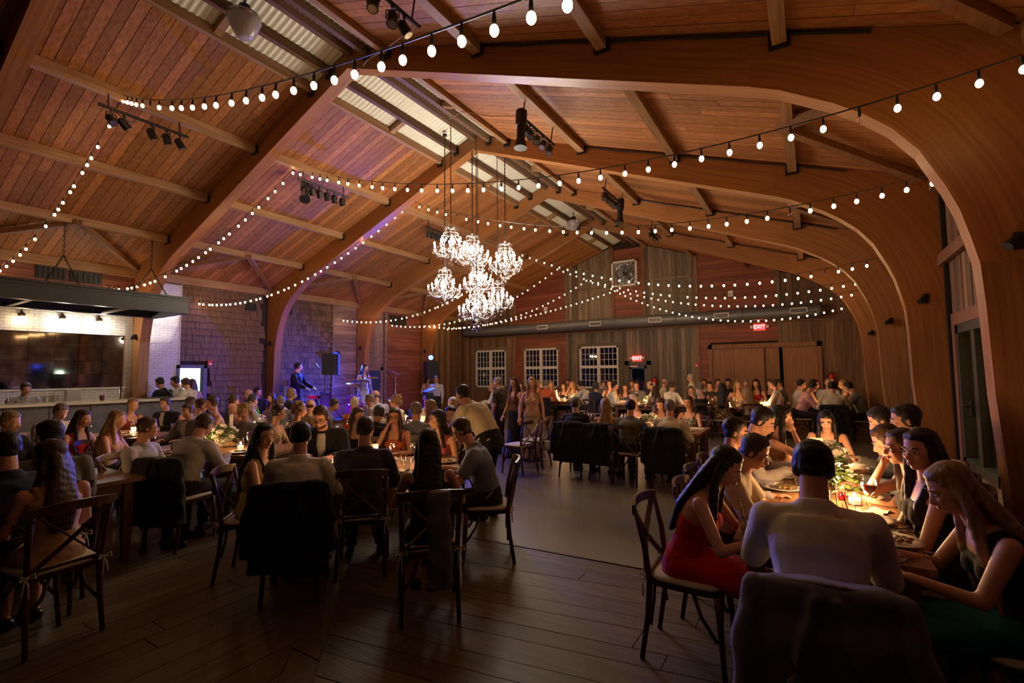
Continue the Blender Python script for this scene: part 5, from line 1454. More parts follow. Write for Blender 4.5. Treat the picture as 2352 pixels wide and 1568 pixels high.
# ---------------------------------------------------------------- people
PEOPLE = '''
5.47,3.12,1.14,-90,B,f,l,bk,st,rd,sk,rd,1,person in strapless red dress with dark hair ; nearest on left of right table
5.57,3.72,1.15,-90,B,m,s,dg,ss,be,tr,dk,1,person with glasses in beige short-sleeved shirt bending over a plate ; right table
5.38,4.3,1.21,-90,A,m,s,bk,sh,lv,tr,dk,1,person in pale lavender shirt leaning back ; third on left of right table
5.53,4.9,1.25,-90,B,m,s,bk,sh,lg,tr,dk,1,person in pale shirt and dark hair in profile ; fourth on left of right table
5.65,5.5,1.24,-90,C,f,l,bk,tk,br,sk,br,1,person raising a hand to face ; farthest on left side of right table
6.04,6.75,1.11,180,B,f,l,bk,tk,bk,sk,bk,1,person with bare arms sitting at far end of right table
6.44,5.55,1.24,90,B,m,s,bk,sh,gr,tr,dk,1,person in grey shirt bending forward ; farthest on right side of right table
6.54,4.95,1.3,85,A,m,s,bk,sh,bl,tr,dk,1,bearded person in blue-grey shirt turned toward the right table
6.37,4.5,1.18,90,B,f,l,br,tk,pr,sk,dk,1,person in pinkish red top leaning over the right table
6.4,4.05,1.2,90,C,f,l,dg,tk,bk,sk,bk,1,person resting chin on hand ; just behind the long dark-haired person
6.44,3.65,1.24,95,D,f,l,bk,tk,dk,sk,dk,1,person with long dark hair and gold bracelet facing across right table
6.45,3.02,1.15,100,B,f,ll,lb,tk,bk,sk,te,1,person with long blonde hair and teal skirt ; nearest on right of right table
5.91,2.72,1.24,3,B,m,s,bk,sh,wt,tr,dk,nv,person in white shirt seen from behind at near end of right table
1.83,2.45,1.17,-50,E,f,l,bk,dr,yl,sk,yl,1,person in sleeveless yellow dress with long dark hair at near centre table
2.33,2.46,1.2,45,A,m,s,bk,sh,wt,tr,dk,bk,person in white shirt seen from behind ; black jacket on the chair ; near centre table
2.44,3.03,1.2,45,A,m,s,br,sh,dv,tr,dk,1,person in dark navy shirt seen from behind at near centre table
3.42,2.79,1.17,45,A,f,l,bk,tk,bk,sk,bk,1,person in black sleeveless top with long dark hair seen from behind
1.26,3.43,1.23,222,B,m,s,br,jk,bk,tr,dk,1,bearded person with glasses in dark jacket and open white shirt
0.97,4.2,1.03,225,D,f,l,br,tk,bk,sk,bk,1,person with bare arm and brown hair beside the bearded person in glasses
1.36,4.45,1.1,205,C,f,l,br,tk,or,sk,or,1,person in orange top with glasses lifting a hand to the mouth
2.16,4.35,1.05,190,E,f,l,bk,tk,pr,sk,dk,1,person with dark pulled-back hair looking to camera beside the blue shirt
1.88,4.95,1.05,170,D,f,l,bk,tk,dk,sk,dk,1,person with long dark hair hiding the face ; between orange top and blue shirt
3.08,3.64,1.16,125,B,m,s,br,ss,bl,tr,dk,1,person in washed blue short-sleeved shirt at right end of near centre table
2.52,7.45,1.09,0,D,m,c,dg,jk,bk,tr,dk,bk,person in grey cap and dark hooded jacket seen from behind ; middle right table
3.05,7.45,1.11,0,D,f,l,lb,tk,pc,sk,bk,bk,person with long blonde hair seen from behind beside the grey cap
3.51,7.35,1.09,-5,A,m,s,bk,sh,gr,tr,dk,1,person in grey shirt and short dark hair seen from behind ; middle right table
4.11,7.35,1.17,-5,A,m,s,gy,sh,cr,tr,dk,bk,person with grey hair in cream shirt seen from behind ; black jacket on chair
3.11,8.75,1.17,120,D,m,k,wh,tk,or,tr,dk,1,person with dark skullcap and white hair in profile at middle right table
3.56,8.85,1.05,190,B,f,l,br,tk,or,sk,dk,1,person with brown hair lit by candles between two other diners ; middle right table
4.05,8.85,1.14,165,A,f,b,br,dr,fl,sk,fl,1,person with auburn hair in black and white patterned dress ; middle right table
1.3,4.91,1.2,40,A,m,s,gy,sh,bl,tr,dk,1,person with grey-brown hair in blue-grey shirt seen from behind ; table behind orange top
1.08,5.44,1.2,60,D,f,l,lb,tk,pc,sk,dk,1,person with wavy blonde hair beside the grey-haired blue shirt
0.95,6.14,1.2,205,A,m,s,wh,sh,wt,tr,dk,1,white-haired person in white shirt facing camera near the bending waiter
0.81,4.7,1.15,30,B,m,s,dg,jk,bk,tr,dk,1,person in black jacket hunched over ; left of the orange top
-1.53,6.59,1.2,150,E,m,s,gy,sh,lv,tr,dk,1,grey-haired person in lavender shirt turned right before the stage
-1.15,5.92,1.18,20,A,f,s,wh,tk,rd,sk,dk,1,white-haired person in red top seen from behind near the drum kit
-0.49,6.27,1.2,160,E,f,u,lb,tk,lv,sk,dk,1,person with fluffy blonde hair below the microphone stand
-2.03,7.2,1.24,60,D,m,n,gy,sh,lv,tr,dk,0,grey-haired person just below the singer
-0.59,4.1,1.14,-60,D,f,s,bk,tk,tn,sk,dk,1,person with short dark hair looking right ; behind the yellow dress
-0.82,4.6,1.15,-30,A,f,u,lb,tk,dk,sk,dk,1,person with curly ash-blonde hair ; left of the bald head
-1.41,5.2,1.1,-10,D,m,n,br,sh,tn,tr,dk,1,bald person behind the bearded diner
-1.82,6,1.13,-40,B,m,s,dg,sh,gr,tr,dk,1,person in grey shirt leaning to the right behind the bearded diner
-4.65,7,1.24,-30,A,f,u,lb,jk,bk,sk,dk,0,person with thick blonde hair below the keyboard
-3.31,5.85,1.16,40,A,m,s,gy,sh,gr,tr,dk,0,grey-haired person partly hidden behind the curly ash-blonde hair
-5.13,6.75,1.1,180,A,f,l,br,tk,pc,sk,dk,1,person with bare shoulders and brown hair facing camera beside a green bottle
-3.7,5.5,1.2,-10,A,m,s,dg,sh,lg,tr,dk,1,person in light grey shirt seen from behind at the table by the shingle wall
-3.57,5.05,1.21,-15,A,m,s,br,sh,dv,tr,dk,1,person in dark blue shirt seen from behind ; left of the light grey shirt
-5.4,6.35,1.25,160,A,m,n,br,sh,pk,tr,dk,0,bald person in pink shirt at the table by the shingle wall
-6.38,7.15,1.26,-110,D,m,s,bk,sh,bk,tr,dk,0,person in black with dark hair at the foot of the second arch
-2.89,4.15,1.2,-30,A,m,s,br,sh,wt,tr,dk,1,person in white shirt with brown hair in front of the lit doorway
-2.66,4.2,1.24,170,A,f,s,br,tk,pc,sk,dk,0,person with short brown hair beside the white shirt at the doorway
-3.77,4.39,1.2,-60,D,f,l,br,tk,tn,sk,dk,0,person in tan top left of the white shirt at the doorway
0.33,2.67,1.17,20,B,m,s,br,sh,lg,tr,dk,bk,person in pale grey shirt seen from behind left of the green flower bowl
-1.2,3.95,1.08,200,D,f,u,lb,sh,gr,sk,dk,1,person with blonde-grey hair at the flower bowl
-1.86,4.15,1.09,190,B,m,n,br,sh,sa,tr,dk,1,person in salmon shirt bent low behind the flower bowl
-2.37,3.7,1.14,200,A,m,s,br,jk,gr,tr,dk,1,person in grey jacket with red tie at the flower-bowl table
0.04,2.26,1.15,-55,D,m,s,br,sh,lg,tr,dk,1,person in light shirt leaning an arm back over a chair ; left table
-1.58,2.55,1.16,-40,A,f,l,lb,tk,pc,sk,dk,1,person with blonde hair and bare shoulders left of the light shirt
-4.28,4.17,1.2,205,A,m,s,br,jk,bk,tr,dk,0,person in dark jacket and cream shirt facing camera in front of the bar
-4.38,3.72,1.2,-80,A,f,s,lb,tk,dr2,sk,dk,0,person with short blonde hair in profile in front of the bar
-3.26,2.45,1.2,-75,B,m,s,gy,sh,wt,tr,dk,1,person in white shirt and grey hair in profile in front of the bar
-2.13,2.37,1.15,-60,A,f,l,br,tk,rd,sk,dk,1,person in bright red top with brown hair in front of the bar
-1.76,1.63,1.2,-60,A,f,s,lb,jk,bk,sk,dk,1,person with red-blonde hair in dark jacket at left edge
1.54,1.12,1.16,97,D,f,l,br,dr,pc,sk,pc,1,person in peach dress with brown hair seen from behind at front left table
0.76,1.31,1.24,80,D,m,s,bk,sh,gr,tr,dk,1,person in grey shirt with dark hair beside the peach dress ; front left table
1.18,0.98,1.21,100,A,m,s,bk,sh,nv,tr,dk,1,person in navy shirt at the left edge ; front left table
-1.44,13.9,1.35,5,A,m,s,gy,sh,or,tr,dk,bk,person in orange-red shirt seen from behind at far table below second window
-1.94,14.3,1.31,-50,A,f,l,lb,tk,pc,sk,dk,1,person in pale peach top left of the orange-red shirt
-1.96,15.2,1.29,180,A,f,l,lb,tk,lv,sk,dk,0,person with pale hair facing camera behind candles below second window
-1.46,15.2,1.23,185,A,f,l,br,tk,dk,sk,dk,0,person facing camera right of the tall white candle below second window
-1.15,15.25,1.29,170,C,f,l,lb,tk,pk,sk,dk,1,person in pink top holding hands to mouth near the second window
-0.43,14.3,1.35,85,B,m,s,bk,sh,wt,tr,dk,1,person in white shirt in profile between second and third windows
-1.81,16.3,1.36,180,A,f,l,br,tk,or,sk,dk,0,person at back below the wall between second and third windows
0.41,13.6,1.26,-20,A,f,u,dg,jk,nv,sk,dk,1,person with big grey-brown hair seen from behind ; below third window
0.84,14,1.28,-80,A,m,s,bk,sh,wt,tr,dk,nv,person in white shirt with dark hair in profile below third window
0.19,15.3,1.33,180,A,f,l,br,tk,tn,sk,dk,0,person at back behind the bright candle below third window
-0.3,16,1.28,180,D,m,s,br,sh,gr,tr,dk,0,person in grey at back below third window
1.02,14.4,1.23,185,A,f,l,br,tk,dv,sk,dk,1,person with long brown hair left of the fire exit door
1.32,14.6,1.29,180,A,m,s,br,jk,gr,tr,dk,0,person in grey jacket with pale tie before the fire exit door
0.73,16,1.31,170,A,f,s,br,tk,tn,sk,dk,0,person at back left of the fire exit door
1.62,15,1.37,90,B,m,n,br,sh,wt,tr,dk,0,bald person in white shirt in front of the fire extinguisher
2.33,13,1.21,30,A,f,l,br,tk,tn,sk,dk,1,person in tan top with her back to camera behind the patterned dress
1.82,16,1.37,-70,D,m,n,gy,sh,wt,tr,dk,0,person in white shirt left of the standing blurred server at back
2.45,14.4,1.28,-30,A,m,s,br,sh,wt,tr,dk,1,person in bright white shirt seen from behind below grey boards
2.88,14.75,1.13,180,A,f,s,dg,tk,dk,sk,dk,1,person with short dark hair facing camera beside the grey-haired head
3.48,13.1,1.29,5,A,f,s,gy,tk,bk,sk,dk,1,person in black halter top seen from behind at far right table
3.38,14.9,1.28,180,A,m,s,bk,sh,dk,tr,dk,0,person in dark shirt facing camera at far right table
2.98,16.3,1.43,180,A,m,s,br,sh,wt,tr,dk,0,person in white shirt at back below the red siding
3.98,13.2,1.28,-5,A,f,l,bk,dr,gd,sk,dk,1,person in gold patterned dress seen from behind at far right table
3.43,16,1.35,175,D,f,s,br,tk,tn,sk,dk,0,person at back left of the wide timber doors
3.7,16.2,1.37,180,A,m,s,bk,sh,dk,tr,dk,0,person with dark hair at back before the timber doors
4.12,15,1.3,190,A,f,l,lb,tk,pc,sk,dk,0,person lit by the brightest candle at far right table
4.19,16.2,1.32,160,D,m,s,gy,sh,lv,tr,dk,0,person in lavender shirt behind the brightest candle
4.53,15.6,1.41,170,A,f,l,bk,tk,rd,sk,dk,0,person in red top with dark hair before the timber doors
4.57,13.3,1.18,15,A,f,l,lb,tk,tn,sk,dk,1,person in tan dress seen from behind right of the gold patterned dress
4.87,15.8,1.38,180,A,f,l,br,tk,dk,sk,dk,0,person at back near the middle of the timber doors
5.04,14.5,1.36,80,A,f,s,br,sh,wt,sk,dk,1,person in white top in profile before the timber doors
5.14,15.2,1.38,80,D,m,s,bk,sh,gr,tr,dk,0,person in grey shirt at right end of the far right table
5.92,14.3,1.33,-80,B,m,s,bk,sh,pk,tr,dk,1,person in pale pink shirt bending over the corner table
6.31,13.7,1.31,0,A,m,s,bk,sh,cr,tr,dk,bk,person in cream shirt seen from behind at the corner table
6.66,14.3,1.33,80,B,m,s,bk,sh,bl,tr,dk,1,person in blue-grey shirt leaning in at the corner table
5.96,15.2,1.37,-90,A,f,l,bk,tk,dk,sk,dk,0,person with dark hair behind the pale pink shirt ; corner table
5.67,15,1.36,-80,A,m,s,bk,sh,wt,tr,dk,0,person half hidden left of the pale pink shirt ; corner table
6.3,16.4,1.38,180,A,m,n,br,sh,lv,tr,dk,0,person in lavender shirt below the fire extinguisher ; corner table
6.6,15.4,1.4,85,A,f,l,lb,tk,pc,sk,dk,0,person in pale top at far right side of the corner table
-3.01,13,1.22,120,A,m,n,gy,sh,wt,tr,dk,0,person in white shirt seated below the first window
-2.84,14.6,1.25,180,A,f,l,br,tk,tn,sk,dk,0,person seated far behind the standing group
2.23,4.75,1.44,88,V,m,s,bk,ss,cr,tr,bk,0,waiter in cream shirt and black trousers bending over a table
0.18,8.6,1.43,100,S,m,s,gy,ss,fd,tr,dk,0,standing person in dark floral shirt beside the waiter
0.78,8.3,1.42,160,S,f,l,br,tk,bw,lsk,bk,0,standing person in brown top and long black skirt
1.26,8.2,1.45,200,S,f,l,lb,tk,pc,lsk,tn,0,standing person in long pale gold dress near the empty chairs
2.72,15.5,1.49,100,S,m,s,wh,sh,wt,tr,dk,0,server in white shirt walking along the back wall
-6.2,8.19,1.92,-60,K,m,s,bk,sh,bk,tr,bk,0,keyboard player in black standing behind a keyboard
-5.6,10.01,1.88,-95,S,f,l,bk,tk,pb,lsk,pb,0,singer with long dark hair in pale dress washed with blue light
-5.7,12.95,1.54,-100,S,f,l,bk,tk,pk,lsk,pk,0,person in pink dress standing behind the music stand
-4.9,12.47,1.3,-160,S,m,s,dg,sh,lv,tr,dk,0,person in pale blue shirt standing below the loudspeaker
-6.8,5.08,1.55,120,T,m,s,bk,ss,bk,tr,bk,0,bar guest in black short-sleeved shirt behind the bar counter
-6.6,5.31,1.57,160,T,m,s,bk,sh,wt,tr,bk,0,bartender in white shirt and dark tie at end of the bar
-6.25,5.37,1.53,120,T,m,s,br,sh,wt,tr,bk,0,bartender in white shirt holding a tray beside the doorway
-7.1,5.89,1.49,90,S,f,l,br,tk,pk,lsk,pk,0,person with long hair in pink walking through the lit doorway
-6.6,2.83,1.46,-95,T,m,s,dg,sh,lg,tr,dk,0,bartender in light shirt bending behind the bar at left
'''.strip().split('\n')
NEARSET = ('right table', 'near centre', 'yellow', 'glasses in dark', 'orange top with', 'bare arm and', 'pulled-back', 'hiding the face', 'black sleeveless', 'washed blue', 'waiter', 'long dark-haired', 'flower bowl', 'front left', 'arm back', 'grey cap', 'right end of')
proots = {}
jn = {'bk': 'black', 'nv': 'dark blue'}
for line in PEOPLE:
    f = line.split(',')
    x_, y_, z_, th = map(float, f[:4]); pose, sex, hair, hc, top, tc, bot, bc, ch = f[4:13]; label = ','.join(f[13:]).replace(' ;', ',')
    if y_ < 8.6 and x_ > -1.2 or any(k in label for k in NEARSET): fine = True
    else: fine = False
    if POSES[pose].get('stand'): fine = 'waiter' in label or (y_ < 9 and x_ > 0)
    rise = .3 if (x_ < -4.5 and y_ > 7.9 and pose in 'SK' and z_ > 1.7) else 0
    r = person(x_, y_, z_, th, pose, sex, hair, hc, top, tc, bot, bc, label, fine, rise)
    proots[label] = (r, pose, sex)
    if ch != '0':
        q = math.radians(th); px, py = r.location.x + .03 * -math.sin(q), r.location.y + .03 * math.cos(q)
        near = min(TABS, key=lambda k: (TABS[k][0] - px) ** 2 + (TABS[k][1] - py) ** 2)
        chair(px, py, th, None, ('dark wood cross-back chair', 'at the ' + TABS[near][5]))
        if ch in jn:
            jacket(px, py, th, 'sl' if ch == 'nv' and y_ < 4 else ch, '%s jacket hung on the chair of the %s' % (jn[ch], ' '.join(label.split(',')[0].split()[:7])), 1)
def acc(frag):
    for k, v in proots.items():
        if frag in k: return v
for fr in ('glasses in beige', 'glasses in dark jacket', 'orange top with glasses'):
    headpart(*acc(fr), 'spectacles', spectacles, M['black'])
for fr, hc in (('bearded person with glasses', 'br'), ('bearded person in blue', 'bk')):
    headpart(*acc(fr), 'beard', beard, hairm(hc))
def necktie(mb, J):
    for h0, h1, w in ((.16, .47, .05),):
        c, R = J['sp'](h0); d, R2 = J['sp'](h1); mb.bar(c + R @ Vector((0, .135, 0)), d + R2 @ Vector((0, .1, 0)), w, .012, (0, 1, 0))
for fr, c_ in (('grey jacket with red tie', 'rd'), ('bartender in white shirt and dark tie', 'bk'), ('grey jacket with pale tie', 'lg')):
    headpart(*acc(fr), 'necktie', necktie, clothm(c_))
def bracelet(mb, J):
    w = J['wrl']; e = J['ell']; d = (w - e).normalized(); a = d.cross(Vector((0, 0, 1))).normalized(); b_ = d.cross(a); c = w - d * .02
    mb.tube([c + (a * math.cos(t) + b_ * math.sin(t)) * .031 for t in [2 * PI * i / 16 for i in range(17)]], .006, 6, False)
headpart(*acc('gold bracelet'), 'bracelet', bracelet, M['brass'])
headpart(*acc('orange top with glasses'), 'bracelet', bracelet, M['brass'])
# empty chairs and odd jackets
for x_, y_, th, lab in ((1.55, 7.75, 95, 'empty cross-back chair facing left, right one of the pair in the aisle'), (1.62, 7.1, 80, 'empty cross-back chair, left one of the pair in the aisle'), (6.95, 2.35, 60, 'dark cross-back chair at the right edge behind the blonde hair'), (6.98, 3.35, 90, 'cross-back chair near the stone ledge at right')):
    c = chair(x_, y_, th, lab)
def handbag():
    mb = MB(); E3 = Matrix.Identity(3)
    loft(mb, [(Vector((0, 0, 0)), .13, .05, E3), (Vector((0, 0, .05)), .15, .06, E3), (Vector((0, 0, .17)), .11, .035, E3)], 18)
    return fuse(mb, 'handbag', .011, 2, .006)
r = thing('handbag', 'cream shoulder bag hanging from the empty chair in the aisle', 'handbag', (1.79, 7.75, .3))
link('bag', handbag(), M['linen'], r); m = MB(); m.tube([(-.1, 0, .15), (-.06, 0, .42), (.06, 0, .42), (.1, 0, .15)], .006, 5); m.obj('strap', M['linen'], r)
mb = MB(); E3 = Matrix.Identity(3)
loft(mb, [(Vector((.05, -.30, .91)), .075, .035, E3), (Vector((.05, -.31, .8)), .08, .045, E3), (Vector((.06, -.31, .45)), .085, .045, E3), (Vector((.05, -.30, .26)), .09, .03, E3)], 14)
me = fuse(mb, 'shawl', .012, 2, .012, 9); o = link('shawl', me, clothm('gr')); c_ = acc('black sleeveless top')[0]
o.location = (c_.location.x, c_.location.y, 0); o.rotation_euler = (0, 0, math.radians(45)); props(o, 'grey shawl hung over the chair of the black sleeveless top', 'shawl')

# ---------------------------------------------------------------- things on the tables
G = 'dishes on the right foreground table'
T_ = .7605

w = put('wine_glass', 6.22, 4.07, label='tall wine glass of red wine on the right foreground table')
link('wine', tw('red_wine')[0][1], None, w)
for x_, y_, lab in ((5.96, 4.13, 'nearest votive candle in clear glass on the right foreground table'), (6.10, 5.36, 'bright votive candle right of the flowers on the right foreground table'), (6.06, 6.35, 'farthest votive candle among flowers on the right foreground table')):
    put('votive', x_, y_, label=lab, group='votive candles')
def plated(x_, y_, fill, lab, rz=0.0):
    o = put('plate', x_, y_, label=lab, group='dinner plates', rz=rz)
    if fill: link(fill, tw(fill)[0][1], None, o, (0, 0, .006))
    return o
plated(5.68, 4.40, 'salad', 'dinner plate before the beige shirt on the right foreground table')
plated(5.67, 4.92, 'pasta', 'dinner plate with pasta, third from near end, left side of right foreground table')
plated(5.64, 5.52, None, 'empty dinner plate at left side of right foreground table, behind the pasta')
plated(6.20, 4.42, 'salad', 'dinner plate with leftovers behind the red wine glass')
plated(6.19, 3.75, 'pasta', 'plate heaped with golden pasta beside the bowl, right foreground table')
plated(6.26, 3.36, 'salad', 'plate with half-eaten food before the long blonde hair')
plated(6.27, 5.90, 'salad', 'dinner plate at the far right side of right foreground table')
plated(6.22, 5.12, 'salad', 'dinner plate beside the bright votive on the right foreground table')
plated(5.66, 6.1, None, 'dinner plate at the far left side of right foreground table')
o = put('bowl', 6.13, 3.13, label='large speckled cream bowl at the near right corner of right table', cat='bowl'); m = MB(); m.bar((6.10, 3.12, T_ + .06), (6.21, 3.17, T_ + .125), .022, .006); o2 = m.obj('serving_spoon', M['chrome']); props(o2, 'serving spoon resting in the cream bowl', 'spoon')
put('bowl', 5.82, 6.2, label='small bowl at the far end of right foreground table', cat='bowl').scale = (.7, .7, .7)
t = put('tumbler', 5.56, 3.12, label='tall glass with black straw and lime at near left corner of right table')
def straw(par_, z0=.02): MB().tube([(.012, .0, z0), (-.03, .01, .19)], .0035, 6).obj('straw', M['black'], par_)
straw(t); MB().ell((0, 0, .03), (.026, .026, .012), 12, 6, rotm('X', .5)).obj('lime', mat('lime', (.3, .36, .06), .4), t, True)
t = put('tumbler', 6.08, 3.60, label='glass with black straw beside the cream bowl on right table'); straw(t)
for x_, y_ in ((5.79, 5.95), (6.13, 6.2), (6.17, 5.65), (5.81, 4.36), (6.16, 4.75), (5.78, 5.2), (5.85, 3.75), (5.8, 6.3)):
    put('tumbler', x_, y_, row=('clear water tumbler', 'on the right foreground table'), group='glasses on the right table')
for x_, y_, in ((5.80, 4.75), (6.06, 5.95)): 
    o = put('wine_glass', x_, y_, row=('empty wine glass', 'on the right foreground table'), group='glasses on the right table')
o = put('tumbler', 6.07, 4.25, label='small glass of deep red drink by the nearest votive'); o.scale = (.7, .7, .6); link('red_drink', MB().lathe([(.001, .015), (.031, .015), (.0345, .1), (.001, .1)], n=14).mesh('red_drink', M['wine']), None, o)
o = put('votive', 6.14, 4.17, label='short cream candle glass right of the nearest votive', group='votive candles'); o.scale = (1.05, 1.05, .85)
for x_, y_, rz in ((6.33, 3.62, .3), (5.6, 4.2, 0), (6.3, 4.6, .1), (6.33, 3.2, -.2)):
    put('fork', x_, y_, T_ + .001, rz + PI / 2 * (1 if x_ < 6 else -1), row=('steel fork', 'on the right foreground table'), group='forks'); put('knife', x_ + .02, y_ + .07, T_ + .001, rz + PI / 2, row=('steel knife', 'on the right foreground table'), group='knives')
for x_, y_ in ((6.25, 4.02), (6.24, 3.55), (5.62, 3.6), (6.22, 3.08), (5.62, 4.65)):
    put('napkin', x_, y_, T_, .3 * y_, row=('crumpled linen napkin', 'on the right foreground table'), group='napkins')
centrepiece(5.97, 5.02, 'tall leafy white flower centrepiece in a dark bucket on right table', 1.15, 3, vase='galv' if 'galv' in M else 'steel', nl=260, nf=12)
centrepiece(6.03, 5.75, 'white flower centrepiece behind the bucket on the right table', .9, 9, nl=190, nf=12)
r = thing('runner_foliage', 'trailing leafy garland along the middle of right foreground table', 'garland', (6.02, 4.62, T_))
foliage('leaves', .19, .13, 200, r, 21, .9)
for i in range(7):
    o = link('flower', simple('flower', flower_mesh), None, r, (.12 * math.cos(i * 2.1), .16 * math.sin(i * 2.1), .08 + .012 * i)); o.scale = (.8, .8, .8)
r = thing('number_card', 'white table number card reading 10 on the right table', 'card', (5.93, 5.55, T_), .05)
m = MB(); m.box((0, 0, .20), (.11, .006, .17)); m.obj('card', M['white'], r)
m = MB(); m.tube([(0, .006, .0), (0, .006, .26)], .004, 6); m.lathe([(.001, .0), (.03, .0), (.03, .008), (.001, .01)], n=12); m.obj('holder', M['black'], r)
def text(body, size, loc, rot, mt, parent=None, name='lettering', ext=.0015):
    c = bpy.data.curves.new(name, 'FONT'); c.body = body; c.size = size; c.align_x = 'CENTER'; c.align_y = 'CENTER'; c.extrude = ext; c.materials.append(mt)
    o = bpy.data.objects.new(name, c); TMP.collection.objects.link(o); vl = TMP.view_layers[0]; vl.update(); me = bpy.data.meshes.new_from_object(o.evaluated_get(vl.depsgraph)); bpy.data.objects.remove(o)
    o = link(name, me, mt, parent, loc); o.rotation_euler = rot; return o
t = text('10', .10, (0, -.0045, .21), (PI / 2, 0, 0), M['tabw'], r, 'number'); t.scale = (1, 1.5, 1)
# near centre table
for i, (a, b_) in enumerate(((-.55, -.28), (0, -.28), (.55, -.28), (-.5, .28), (.05, .28), (.55, .28), (.74, 0))):
    x_, y_ = onT('C1', a, b_); o = put('plate', x_, y_, row=('dinner plate', 'on the near centre table'), group='dinner plates'); link(('salad', 'pasta')[i % 2], tw(('salad', 'pasta')[i % 2])[0][1], None, o, (0, 0, .006))
for i, (a, b_) in enumerate(((-.75, .05), (-.62, .1), (-.4, .02), (-.3, .15), (-.15, .05), (.2, .12), (.32, 0), (.42, .1), (-.25, -.1), (.1, -.12), (.6, .05), (.35, -.33))):
    x_, y_ = onT('C1', a, b_); put('wine_glass' if i in (5, 7, 10) else 'tumbler', x_, y_, row=('clear glass', 'on the near centre table'), group='glasses on the near centre table')
for i, (a, b_) in enumerate(((-.3, -.05), (.12, .02), (.5, -.1))):
    x_, y_ = onT('C1', a, b_); put('votive', x_, y_, row=('lit votive candle', 'on the near centre table'), group='votive candles')
for i, (a, b_) in enumerate(((-.2, -.36), (.28, -.36), (.2, .36))):
    x_, y_ = onT('C1', a, b_); put('napkin', x_, y_, rz=.7 + i, row=('linen napkin', 'on the near centre table'), group='napkins')
x_, y_ = onT('C1', .02, .18)
r = thing('menu_card', 'tall folded white menu card standing on the near centre table', 'card', (x_, y_, T_), .9)
m = MB(); m.lathe([(.035, 0), (.035, .2), (.032, .2), (.032, 0)], n=12); m.obj('card', M['white'], r)
x_, y_ = onT('C1', -.1, .16); centrepiece(x_, y_, 'low white flower posy on the near centre table', .55, 31, nl=70, nf=6)
# flower-bowl table and the rest
centrepiece(-.92, 3.5, 'leafy green flower bowl with cream roses, left of the yellow dress', 1.05, 41, nl=300, nf=10)
r = thing('pillar_candle', 'tall white pillar candle standing in the leafy flower bowl', 'candle', (-.86, 3.58, T_))
MB().lathe([(.001, 0), (.022, 0), (.022, .40), (.018, .405), (.001, .40)], n=14).obj('wax', mat('pillar_wax', (.8, .76, .68), .6), r, True); MB().tube([(0, 0, .4), (0, 0, .415)], .002, 5).obj('wick', M['black'], r)
def dress_table(k, np_, ng, nv, flowers=None, seed=1, ns=2):
    L, Wd = TABS[k][3:5]; where = 'on the ' + TABS[k][5]; rnd = random.Random(seed)
    for i in range(np_):
        s = (-1, 1)[i % 2]; a = (-L / 2 + .25) + (L - .5) * ((i // 2) + .5) / max(1, (np_ + 1) // 2)
        x_, y_ = onT(k, a, s * (Wd / 2 - .2)); o = put('plate', x_, y_, row=('dinner plate', where), group='dinner plates'); f = ('salad', 'pasta')[i % 2]; link(f, tw(f)[0][1], None, o, (0, 0, .006))
    for i in range(ng):
        a = -L / 2 + .18 + (L - .36) * (i + .3) / ng; x_, y_ = onT(k, a, rnd.uniform(-.11, .11) + (.16 if i % 2 else -.16) * .7)
        put('wine_glass' if i % 3 == 0 else 'tumbler', x_, y_, row=('clear glass', where), group='glasses ' + where)
    for i in range(nv):
        a = (-L / 2 + .3) + (L - .6) * (i + .5) / nv; x_, y_ = onT(k, a, .03 * (-1) ** i); put('votive', x_, y_, row=('lit votive candle', where), group='votive candles')
    if flowers:
        x_, y_ = onT(k, flowers, 0); centrepiece(x_, y_, 'green and white flower centrepiece ' + where, .95, seed + 50, nl=130, nf=9)
dress_table('C2', 6, 9, 3, .2, 2); dress_table('C3', 5, 7, 2, -.3, 3); dress_table('L2', 5, 8, 2, None, 4); dress_table('L3', 4, 6, 2, None, 5)
dress_table('L4', 4, 5, 1, None, 6); dress_table('L5', 4, 6, 2, .3, 7); dress_table('L6', 4, 5, 1, .3, 8); dress_table('S', 4, 5, 1, -.2, 9); dress_table('L1', 4, 6, 1, None, 16)
dress_table('B1', 4, 6, 3, .3, 10); dress_table('B2', 4, 6, 3, None, 11); dress_table('B3', 4, 8, 3, .3, 12); dress_table('B4', 8, 11, 5, -.6, 13); dress_table('B5', 6, 8, 3, None, 14)
put('napkin', 4.25, 7.95, rz=.3, label='crumpled white napkin on the empty corner of middle right table')
m = MB(); m.box((0, 0, .003), (.22, .3, .004)); o = m.obj('menu', M['linen'], None, loc=(4.28, 8.35, T_)); props(o, 'flat paper menu on the empty corner of middle right table', 'menu')
bottle(-4.3, 5.95, T_, (.03, .22, .03), 'green bottle on the table by the shingle wall')
for k, a, lab in (('C3', .35, 'tall white menu card on the table behind the orange top'), ('S', .3, 'tall white menu card on the table before the drum kit'), ('B1', -.35, 'tall white candle on the far table below second window')):
    x_, y_ = onT(k, a, .05); r = thing('standing_card' if k != 'B1' else 'tall_candle', lab, 'card' if k != 'B1' else 'candle', (x_, y_, T_), .4)
    if k != 'B1': m = MB(); m.box((0, 0, .13), (.11, .008, .26)); m.obj('card', M['white'], r)
    else: MB().lathe([(.001, 0), (.03, 0), (.03, .3), (.001, .3)], n=12).obj('wax', M['wax'], r, True); MB().ell((0, 0, .32), (.01, .01, .025), 8, 6).obj('flame', M['flame'], r)

